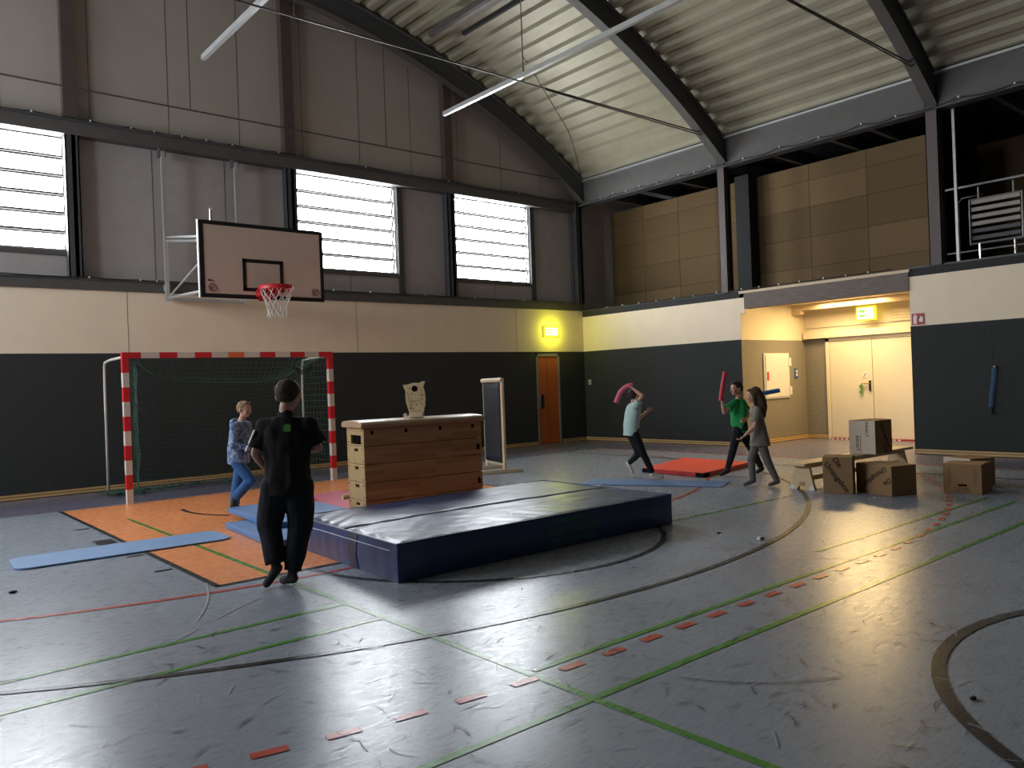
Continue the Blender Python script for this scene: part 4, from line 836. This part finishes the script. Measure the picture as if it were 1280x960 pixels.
for f, nu, nvv in ((back, 34, 34), (side(gx0 + .10, 1), 11, 20), (side(gx1 - .10, -1), 11, 20)):
    for i in range(nu + 1): net.tube([f(i / nu, j / (nvv * 1)) for j in range(nvv + 1)], .0026, 'net_green', 3, False)
    for j in range(nvv + 1): net.tube([f(i / nu, j / nvv) for i in range(nu + 1)], .0026, 'net_green', 3, False)
net.tube([back(i / 40, .28) for i in range(41)], .008, 'net_green', 5)
net.tube([(gx0 + .1, .1, 1.55), (gx0 + .2, .15, 1.35), (gx0 + .33, .2, 1.22)], .008, 'net_green', 5)
for j in range(9): net.tube([(gx1 - .55 + .05 * t, .3 + .02 * t, 1.93 - .12 * math.sin(PI * t / 9) - .01 * j) for t in range(10)], .004, 'net_green', 4)
random.seed(3)
for q in range(70):   # netting gathered in heaps on the floor
    x = gx0 - .02 + random.random() * .55 if q < 38 else gx0 + random.random() * (gx1 - gx0); y = 1.0 + random.random() * .45
    net.tube([(x + .07 * math.sin(t * 1.9 + q), y + .07 * math.cos(t * 2.3 + q), .02 + .05 * abs(math.sin(t + q))) for t in range(7)], .005, 'net_green', 4)
net = net.build('goal_net', gl)

# ------------------------------------------------------------------ vaulting box and owl board
AH = math.atan2(-.122, .9925)
vb = thing('vaulting_box', 'tall wooden vaulting box with pale padded top behind the big blue crash mat', 'vaulting box', (4.405, 7.80, 0), AH)
L, W = 1.52, .50
hs = .204
for i in range(5):
    z0 = i * hs + (.02 if i == 0 else .003); z1 = (i + 1) * hs - .003
    b = MB(); b.box((0, 0, z0), (L, .028, z1), 'horse'); b.box((0, W - .028, z0), (L, W, z1), 'horse'); b.box((L - .028, .028, z0), (L, W - .028, z1), 'horse_end')
    zc = z1 - .045; hw, hh = .055, .017
    if i == 4: zc = (z0 + z1) / 2 - .035; hw, hh = .15, .052
    yc = W / 2 - .02
    for (ya, yb, za, zb) in ((.028, yc - hw, z0, z1), (yc + hw, W - .028, z0, z1), (yc - hw, yc + hw, z0, zc - hh), (yc - hw, yc + hw, zc + hh, z1)): b.box((0, ya, za), (.028, yb, zb), 'horse_end')
    o = b.build('box_section', vb, bevel=.003)
    b = MB(); b.box((.03, .03, z0 + .01), (.034, W - .03, z1 - .01), 'hole'); lab(b.build('hand_hole', o), 'dark grip opening')  # black sheet behind the cut-out stands in for its shaded inside
    for yy in (.045, W - .045):
        for zz in (z0 + .03, z1 - .03): s_ = MB(); s_.tube([(-.003, yy, zz), (.002, yy, zz)], .008, 'hole', 8); s_.build('screw', o)
    if i == 4:
        for xx in (.10, .52, .96, 1.40): s_ = MB(); s_.box((xx - .016, -.003, z1 - .075), (xx + .016, .001, z1 - .030), 'hole'); s_.build('slot', o)
    if i in (1, 3):
        s_ = MB(); s_.prism([(1.44, z0 + .06), (1.50, z0 + .06), (1.485, z0 + .09), (1.495, z0 + .10), (1.47, z0 + .14), (1.445, z0 + .10), (1.455, z0 + .09)], 'y', -.002, .001, 'hole'); lab(s_.build('tree_emblem', o), 'small dark burnt emblem')
ZT = 5 * hs
b = MB(); n = 8; poly = [(-.035, ZT), (W + .035, ZT)]
poly += [(W + .035 + .018 * math.sin(PI * k / n), ZT + .055 * k / n) for k in range(1, n)] + [(W + .015, ZT + .068)] + [(.015 + (W - .03) * (1 - k / 6), ZT + .070 + .012 * math.sin(PI * k / 6)) for k in range(1, 6)] + [(-.015, ZT + .068)] + [(-.035 - .018 * math.sin(PI * k / n), ZT + .055 * k / n) for k in range(n - 1, 0, -1)]
b.prism(poly, 'x', -.045, L + .03, 'leather'); b.build('padded_top', vb, bevel=.012)
b = MB(); b.tube([(-.07, W + .02, .21), (.02, W + .02, .21)], .03, 'birch', 10); b.build('side_peg', vb)

ow = thing('owl_board', 'flat pale wooden owl shaped board standing on the vaulting box', 'board', (5.15, 7.86, ZT + .082), -.62 - .1)
sil = [(-.10, .02), (-.125, .12), (-.155, .22), (-.165, .32), (-.16, .40), (-.19, .46), (-.20, .50), (-.135, .50), (-.06, .52), (0, .525), (.06, .52), (.12, .545), (.16, .545), (.155, .51), (.13, .46), (.15, .40), (.165, .30), (.155, .18), (.13, .08), (.12, .02)]
b = MB(); b.prism([(x * .72, z * .77) for x, z in sil], 'y', -.01, .01, 'birch'); bo = b.build('owl_body', ow, bevel=.003)
b = MB(); b.tube([(-.008, -.013, .335), (-.008, -.009, .335)], .036, 'hole', 20); b.build('round_hole', bo)
for x, z in ((-.09, .39), (.09, .30), (.13, .29), (-.06, .22), (-.02, .215), (.01, .17), (-.09, .12), (-.04, .12), (.13, .12), (-.06, .32), (.10, .24)):
    b = MB(); b.tube([(x * .76, -.012, z * .87), (x * .76, -.009, z * .87)], .007, 'hole', 8); b.build('peg_hole', bo)
b = MB(); b.tube([(.015 + .065 * math.cos(t * .3), -.011, .13 + .065 * math.sin(t * .3)) for t in range(19)], .0015, 'hole', 4); b.tube([(.035 + .04 * math.cos(t * .3), -.011, .28 + .075 * math.sin(t * .3)) for t in range(-5, 9)], .0015, 'hole', 4); b.tube([(-.095, -.011, .30), (-.068, -.011, .17), (-.05, -.011, .06)], .0015, 'hole', 4); b.build('engraving', bo)
b = MB(); b.box((-.075, -.06, .0), (.085, .06, .05), 'timber'); b.build('foot_block', ow, bevel=.006)
b = MB(); b.box((-.16, .05, 0), (-.06, .16, .012), 'timber'); b.tube([(-.13, -.03, .03), (-.13, .02, .03)], .022, 'timber', 10); b.build('foot_peg', ow)

# ------------------------------------------------------------------ big crash mat
cm = thing('crash_mat', 'large thick dark blue vinyl crash mat on the floor in front of the vaulting box', 'mat', (0, 0, 0))
H = .30; cor = [(3.11, 5.07), (6.27, 5.03), (6.32, 6.98), (3.20, 6.95)]
def bil(u, v):
    a = Vector(cor[0]).lerp(Vector(cor[1]), u); b_ = Vector(cor[3]).lerp(Vector(cor[2]), u); return a.lerp(b_, v)
def mz(u, v):
    p = bil(u, v); e = min(u, 1 - u, v, 1 - v); edge = min(1, e / .02)
    k = noise.noise(Vector((p.x * 1.6, p.y * 2.2, 0))) * .012 + noise.noise(Vector((p.x * 5 + p.y * 2, p.y * 7, 3))) * .006
    # wrinkles radiating from front edge and left corner
    k += .006 * math.sin(p.x * 34 + p.y * 14 + 3 * noise.noise(Vector((p.x * 2, p.y * 2, 5)))) * math.exp(-v * 9) * (.4 + .6 * (u > .35))
    k += .007 * math.sin((p.y * 30 - p.x * 22) + 2 * noise.noise(Vector((p.x * 3, p.y * 3, 1)))) * math.exp(-u * 7)
    groove = -.022 * math.exp(-((v - .47 + .05 * (u - .5)) / .012) ** 2)
    return H - .012 * (1 - edge) + k * edge * .55 + groove + .012 * math.sin(PI * u) * math.sin(PI * v)
top = MB(); NU, NV = 150, 100; vv = []
for j in range(NV + 1):
    for i in range(NU + 1): u, v = i / NU, j / NV; p = bil(u, v); vv.append((p.x, p.y, mz(u, v)))
top.add(vv, [(j * (NU + 1) + i, j * (NU + 1) + i + 1, (j + 1) * (NU + 1) + i + 1, (j + 1) * (NU + 1) + i) for j in range(NV) for i in range(NU)], 'vinyl_top'); top.build('mat_top', cm, True)
sd = MB(); NS, NZ = 90, 12
def sidept(k, t, zf):
    a = Vector(cor[k]); b_ = Vector(cor[(k + 1) % 4]); p = a.lerp(b_, t); d = (b_ - a).normalized(); nrm = Vector((d.y, -d.x))
    z = zf * (H - .012) + .004; bul = .018 * math.sin(PI * zf) * min(1, 12 * min(t, 1 - t)) + .006 * noise.noise(Vector((p.x * 9 + p.y * 9, p.y * 3, z * 3))) * math.sin(PI * zf)
    return Vector((p.x + nrm.x * bul, p.y + nrm.y * bul, z))
for k in range(4):
    vv = [sidept(k, i / NS, j / NZ) for j in range(NZ + 1) for i in range(NS + 1)]
    sd.add(vv, [(j * (NS + 1) + i, j * (NS + 1) + i + 1, (j + 1) * (NS + 1) + i + 1, (j + 1) * (NS + 1) + i) for j in range(NZ) for i in range(NS)], 'vinyl_blue')
sd.build('mat_side', cm, True)
b = MB()   # piping seam round the left end and edges
b.tube([sidept(3, t / 40, .80) - Vector((.004, 0, 0)) for t in range(2, 39)], .0045, 'seam_white', 5); lab(b.build('piping', cm), 'pale piping seam')
b = MB()
for k in range(4): b.tube([sidept(k, t / 40, 1.0) for t in range(41)], .008, 'vinyl_blue', 6)
b.build('edge_piping', cm)
b = MB(); P = []
for t in range(0, 61): u = t / 60; v = .47 - .05 * (u - .5); p = bil(u, v); P.append((p.x, p.y, mz(u, v) + .012))
q = []
for p in P: q += [(p[0], p[1] - .036, p[2]), (p[0], p[1] + .036, p[2])]
b.add(q, [(2 * i, 2 * i + 1, 2 * i + 3, 2 * i + 2) for i in range(60)], 'strap')
lab(b.build('seam_flap', cm), 'black strap across the top')
b = MB(); q = []
for j in range(13):
    for tt in (.58, .66): pp = sidept(3, tt, j / 12); q.append((pp.x - .006, pp.y, pp.z))
b.add(q, [(2 * i, 2 * i + 1, 2 * i + 3, 2 * i + 2) for i in range(12)], 'navy_dark'); lab(b.build('side_flap', cm), 'dark hanging flap')
b = MB(); q = []
for j in range(11):
    for i in range(21): pp = sidept(0, .47 + .19 * i / 20, .08 + .84 * j / 10); q.append((pp.x, pp.y - .003, pp.z))
b.add(q, [(j * 21 + i, j * 21 + i + 1, (j + 1) * 21 + i + 1, (j + 1) * 21 + i) for j in range(10) for i in range(20) if j not in (3, 7)], 'teal'); lab(b.build('printed_panel', cm), 'faded teal print')

# ------------------------------------------------------------------ thin mats
def slab(name, poly, z0, z1, m, label, cat='mat', bevel=.012, group=None, grid=None):
    b = MB(); b.prism(poly, 'z', z0, z1, m); return tag(b.build(name, bevel=bevel), label, cat, group)
def rrect(c, ang, lx, ly, r, n=6):
    P = []; ca, sa = math.cos(ang), math.sin(ang)
    for sx, sy, a0 in ((1, 1, 0), (-1, 1, 90), (-1, -1, 180), (1, -1, 270)):
        for k in range(n + 1):
            a = math.radians(a0 + 90 * k / n); x = sx * (lx / 2 - r) + r * math.cos(a); y = sy * (ly / 2 - r) + r * math.sin(a); P.append((c[0] + x * ca - y * sa, c[1] + x * sa + y * ca))
    return P
slab('exercise_mat', rrect((2.03, 8.24), math.radians(-2.5), 1.86, .62, .13), .003, .020, 'mat_light', 'long light blue exercise mat with rounded ends lying at the left on the floor', bevel=.004)
o = slab('gym_mat', [(3.13, 8.62), (3.02, 7.15), (4.02, 7.05), (4.15, 8.58)], .003, .062, 'mat_blue', 'blue gym mat on the floor, the lower of two beside the crash mat')
o = slab('gym_mat', [(3.42, 9.32), (3.30, 7.78), (4.30, 7.70), (4.36, 9.26)], .064, .122, 'mat_blue', 'blue gym mat lying half on top of the other behind the boy in black')
o = slab('gym_mat', [(4.42, 8.86), (4.46, 8.36), (6.4, 8.30), (6.45, 9.9), (4.82, 10.04)], .003, .055, 'mat_pink', 'pink gym mat on the orange floor left of the vaulting box')
rm = thing('gym_mat', 'bright red gym mat with black corners in front of the children at the right', 'mat')
rmc = [(9.40, 6.95), (10.98, 7.20), (11.05, 8.55), (9.46, 8.12)]
b = MB(); b.prism(rmc, 'z', .004, .066, 'mat_red_side'); b.build('mat_core', rm, bevel=.008)
b = MB(); b.prism(rmc, 'z', .066, .071, 'mat_red'); b.build('mat_cover', rm, bevel=.002)
for (x, y), (sx, sy) in zip(rmc, ((1, 1), (-1, 1), (-1, -1), (1, -1))):
    b = MB(); b.box((min(x - .012 * sx, x + .13 * sx), min(y - .012 * sy, y + .13 * sy), .005), (max(x - .012 * sx, x + .13 * sx), max(y - .012 * sy, y + .13 * sy), .064), 'strap'); lab(b.build('corner_pad', rm), 'black corner')
slab('exercise_mat', rrect((8.55, 7.15), math.radians(-65), 1.95, .60, .05), .003, .014, 'mat_blue', 'long thin blue exercise mat on the floor between crash mat and red mat', bevel=.003)
slab('exercise_mat', rrect((7.64, 7.86), math.radians(-65), .8, .40, .04), .003, .010, 'mat_pale', 'pale blue thin mat on the floor just behind the far corner of the crash mat', bevel=.003)

# ------------------------------------------------------------------ black screen with wooden frame
r = thing('folding_screen', 'tall black cloth screen in a pale wooden frame behind the vaulting box', 'screen', (8.22, 9.99, 0), 0)
A, Bv = Vector((0.0, .0, 0)), Vector((.24, .76, 0))   # near post and far post
dirv = (Bv - A).normalized()
for p, hz in ((A, 1.535), (Bv, 1.535)):
    b = MB(); b.box((p.x - .022, p.y - .03, .06), (p.x + .022, p.y + .03, hz), 'timber'); b.build('post', r, bevel=.004)
b = MB(); b.tube([A + Vector((-.02, -.03, 1.52)), Bv + Vector((-.02, .03, 1.52))], .038, 'timber', 12); b.build('top_roll', r)
b = MB(); b.tube([A + Vector((0, 0, .13)), Bv + Vector((0, 0, .13))], .02, 'timber', 8); b.build('lower_rail', r)
b = MB(); cc = []
for j in range(13):
    for i in range(9): t = .03 + .94 * i / 8; p = A.lerp(Bv, t); cc.append((p.x - .03 + .02 * math.sin(PI * i / 8) * math.sin(j * .6), p.y, .17 + 1.32 * j / 12))
b.add(cc, [(j * 9 + i, j * 9 + i + 1, (j + 1) * 9 + i + 1, (j + 1) * 9 + i) for j in range(12) for i in range(8)], 'cloth_black'); o = b.build('screen_cloth', r, True); sm = o.modifiers.new('s', 'SOLIDIFY'); sm.thickness = .012
for p in (A, Bv): b = MB(); b.box((-.42, -.02, .005), (.32, .02, .06), 'timber', Matrix.Translation(p) @ Matrix.Rotation(-.306, 4, 'Z')); b.build('foot', r, bevel=.004)

# ------------------------------------------------------------------ bench
r = thing('gym_bench', 'long low wooden gym bench behind the moving boxes', 'bench', (8.95, 5.245, 0), math.radians(-2.8))
b = MB(); b.box((0, -.13, .305), (2.74, .13, .340), 'birch'); b.build('bench_top', r, bevel=.008)
b = MB(); b.box((.2, -.02, .10), (2.60, .02, .16), 'birch'); b.build('lower_beam', r, bevel=.004)
b = MB(); b.box((.15, -.035, .262), (2.66, .035, .305), 'birch'); b.build('spine', r)
for x in (.16, 2.52):
    b = MB(); b.prism([(-.17, 0), (-.10, .30), (.10, .30), (.17, 0), (.07, 0), (.05, .04), (-.05, .04), (-.07, 0)], 'x', x - .022, x + .022, 'birch'); o = b.build('leg', r, bevel=.004)
    for s in (-1, 1): b = MB(); b.prism([(s * .172, -.0), (s * .15, .07), (s * .10, .04), (s * .085, 0)], 'x', x - .027, x + .027, 'post_white'); lab(b.build('rubber_foot', o), 'pale rubber foot')
    b = MB(); b.box((x - .03, -.035, .055), (x + .03, .035, .10), 'horse'); b.build('wedge', o)

# ------------------------------------------------------------------ moving boxes
def carton(label, cx, cy, z, ang, lx, ly, h, dm='card', left=None):
    r = thing('moving_box', label, 'box', (cx, cy, z), math.radians(ang), 'cardboard moving boxes')
    b = MB(); b.box((-lx / 2, -ly / 2, .002), (lx / 2, ly / 2, h - .006), dm)
    if left: b.box((-lx / 2 - .002, -ly / 2, .002), (-lx / 2, ly / 2, h - .006), left)  # lighter sheet stands in for light on the left side
    b.build('box_body', r, bevel=.003)
    for s in (-1, 1):
        b = MB(); b.add([(-lx / 2, s * ly / 2, h - .004), (lx / 2, s * ly / 2, h - .004), (lx / 2, s * .004, h + .006), (-lx / 2, s * .004, h + .006), (-lx / 2, s * ly / 2, h - .010), (lx / 2, s * ly / 2, h - .010), (lx / 2, s * .004, h), (-lx / 2, s * .004, h)],
                         [(0, 1, 2, 3), (7, 6, 5, 4), (0, 4, 5, 1), (1, 5, 6, 2), (2, 6, 7, 3), (3, 7, 4, 0)], 'card'); b.build('lid_flap', r)
    b = MB(); b.ell((0, 0, h + .005), (.045, .012, .003), 'hole', nu=12, nv=4); b.build('finger_hole', r)
    return r
FY = lambda lx, ly, x, z: frame((x, -ly / 2 - .001, z), (1, 0, 0), (0, 0, 1))
def FX(lx, ly, y, z): return frame((-lx / 2 - .001, y, z), (0, -1, 0), (0, 0, 1))
# upright box at the left
bx = carton('upright cardboard moving box with slanting black lettering, leftmost of the boxes by the bench', 9.150, 4.785, 0, -68, .33, .34, .44)
put_text('lettering', bx, 'Umzugsbox', .088, 'ink', FY(.33, .34, -.01, .20), math.radians(-55), .002)
put_text('lettering', bx, 'Die', .085, 'ink', FY(.33, .34, .0, .375), math.radians(-55), .002)
# low box lying in front, seen on its corner
bx = carton('low cardboard moving box lying in front of the bench, black lettering upside down', 9.384, 4.335, 0, -22, .36, .56, .35)
put_text('lettering', bx, 'Umzugsbox', .088, 'ink', FX(.36, .56, -.02, .20), math.radians(180 + 33), .002)
put_text('lettering', bx, 'Die', .080, 'ink', FX(.36, .56, -.21, .16), math.radians(180 + 33), .002)
bx = carton('cardboard moving box standing on top of the bench, its left side pale', 10.555, 5.06, .342, -7, .38, .38, .45, left='card_pale')
put_text('lettering', bx, 'Umzugsbox', .080, 'ink', FY(.38, .38, .03, .25), math.radians(-62), .002)
put_text('lettering', bx, 'Die', .080, 'ink', FY(.38, .38, .03, .07), math.radians(-62), .002)
put_text('print', bx, 'INHALT', .058, 'ink', frame((-.1925, -.07, .33), (0, -1, 0), (0, 0, 1)), math.radians(-90), .001)
put_text('print', bx, 'INHALT', .058, 'ink', frame((-.1925, .07, .14), (0, -1, 0), (0, 0, 1)), math.radians(-90), .001)
b = MB(); b.box((-.194, .02, .01), (-.192, .026, .25), 'ink'); b.build('flap_gap', bx)
bx = carton('closed cardboard moving box in front of the dark wall, the nearer of the right pair', 9.985, 3.66, 0, -85, .40, .42, .34)
for s in (-1, 1):
    b = MB()
    for k in range(7): b.box((s * .135 - .02, -.2115, .10 + k * .03), (s * .135 + .02, -.2105, .107 + k * .03), 'seam')
    b.build('check_list', bx)
b = MB(); b.box((-.045, -.2125, .085), (.045, -.2105, .108), 'hole'); b.build('grip_hole', bx)
b = MB()
for k in range(3): b.box((-.09 + .02 * (k % 2), -.2115, .025 + k * .018), (.09 - .012 * k, -.2105, .031 + k * .018), 'ink')
b.build('small_print', bx)
bx = carton('closed cardboard moving box behind another, at the right in front of the dark wall', 10.64, 3.88, 0, -26, .36, .42, .34, left='card_pale')

# small litter on the floor
b = MB(); b.ell((6.14, 4.39, .008), (.035, .010, .008), 'noodle_red'); b.mats[0] = M['l_green']; tag(b.build('green_peg'), 'tiny green peg lying on the floor in the middle', 'peg')
b = MB(); b.box((6.09, 3.93, .003), (6.13, 3.96, .03), 'sign_white'); b.box((6.125, 3.925, .003), (6.15, 3.95, .022), 'black'); tag(b.build('paper_scrap', bevel=.003), 'tiny white and black scrap lying near the curved line', 'scrap')
b = MB(); b.ell((3.72, 1.375, .010), (.022, .013, .008), 'black'); tag(b.build('rubber_scrap'), 'tiny dark scrap lying inside the centre circle at right', 'scrap')
b = MB(); b.ell((.95, 7.10, .012), (.03, .02, .010), 'black'); tag(b.build('rubber_scrap'), 'tiny dark scrap on the floor at the left edge of the picture', 'scrap')

# every repeated kind carries one group phrase
GR = {'person': 'children playing in the hall', 'foam_noodle': 'foam noodles held by the children', 'gym_mat': 'gym mats on the floor', 'exercise_mat': 'thin exercise mats on the floor',
      'steel_column': 'steel columns along the walls', 'roof_beam': 'arched roof beams', 'tie_rod': 'tie rods of the roof beams', 'curtain_rail': 'pale rails under the roof', 'light_string': 'dark cables with white dots', 'exit_sign': 'glowing exit signs'}
for o in list(SC.objects):
    k = o.name.split('.')[0]
    if o.parent is None and k in GR and 'label' in o: o['group'] = GR[k]

# ------------------------------------------------------------------ light
w = bpy.data.worlds.new('overcast'); SC.world = w; w.use_nodes = True
bg = w.node_tree.nodes['Background']; bg.inputs[0].default_value = (.94, .97, 1.0, 1); bg.inputs[1].default_value = 14.0
def area(name, loc, rot, sx, sy, col, p, sh='RECTANGLE', spread=None):
    L = bpy.data.lights.new(name, 'AREA'); L.shape = sh; L.size = sx; L.size_y = sy; L.color = col; L.energy = p
    if spread: L.spread = spread
    o = bpy.data.objects.new(name, L); COL.objects.link(o); o.location = loc; o.rotation_euler = rot; return o
area('niche_ceiling_lamp', (15.15, 7.5, 2.90), (0, .62, 0), .5, 1.2, (1, .67, .29), 40)
area('niche_inner_lamp', (15.6, 7.9, 2.90), (0, 0, 0), .5, 1.4, (1, .71, .32), 30)  # fill light added to brighten the niche, not a second fixture
pl = bpy.data.lights.new('exit_sign_glow', 'POINT'); pl.color = (.95, 1, .05); pl.energy = 7; pl.shadow_soft_size = .10
o = bpy.data.objects.new('exit_sign_glow', pl); COL.objects.link(o); o.location = (12.86, YB - .20, 2.65)

# ------------------------------------------------------------------ camera
cam = bpy.data.cameras.new('camera'); co = bpy.data.objects.new('camera', cam); COL.objects.link(co)
Rv = Vector((.76330889, -.6449488, -.03742423)); Uv = Vector((.02878469, -.0239188, .99929942)); Wv = Vector((.645392109, .763851380, -.000307218))
mw = Matrix((Rv, Uv, -Wv)).transposed().to_4x4(); mw.translation = Vector((0, 0, 1.4523)); co.matrix_world = mw
cam.sensor_width = 36; cam.lens = 991.08 / 1280 * 36; cam.clip_end = 200; SC.camera = co
SC.view_settings.view_transform = 'Standard'; SC.view_settings.look = 'None'; SC.view_settings.gamma = 1; SC.view_settings.use_curve_mapping = False
SC.view_settings.exposure = 1.22
SC.cycles.use_denoising = True
SC.cycles.max_bounces = 10; SC.cycles.diffuse_bounces = 6; SC.cycles.transparent_max_bounces = 12
SC.cycles.sample_clamp_indirect = 8
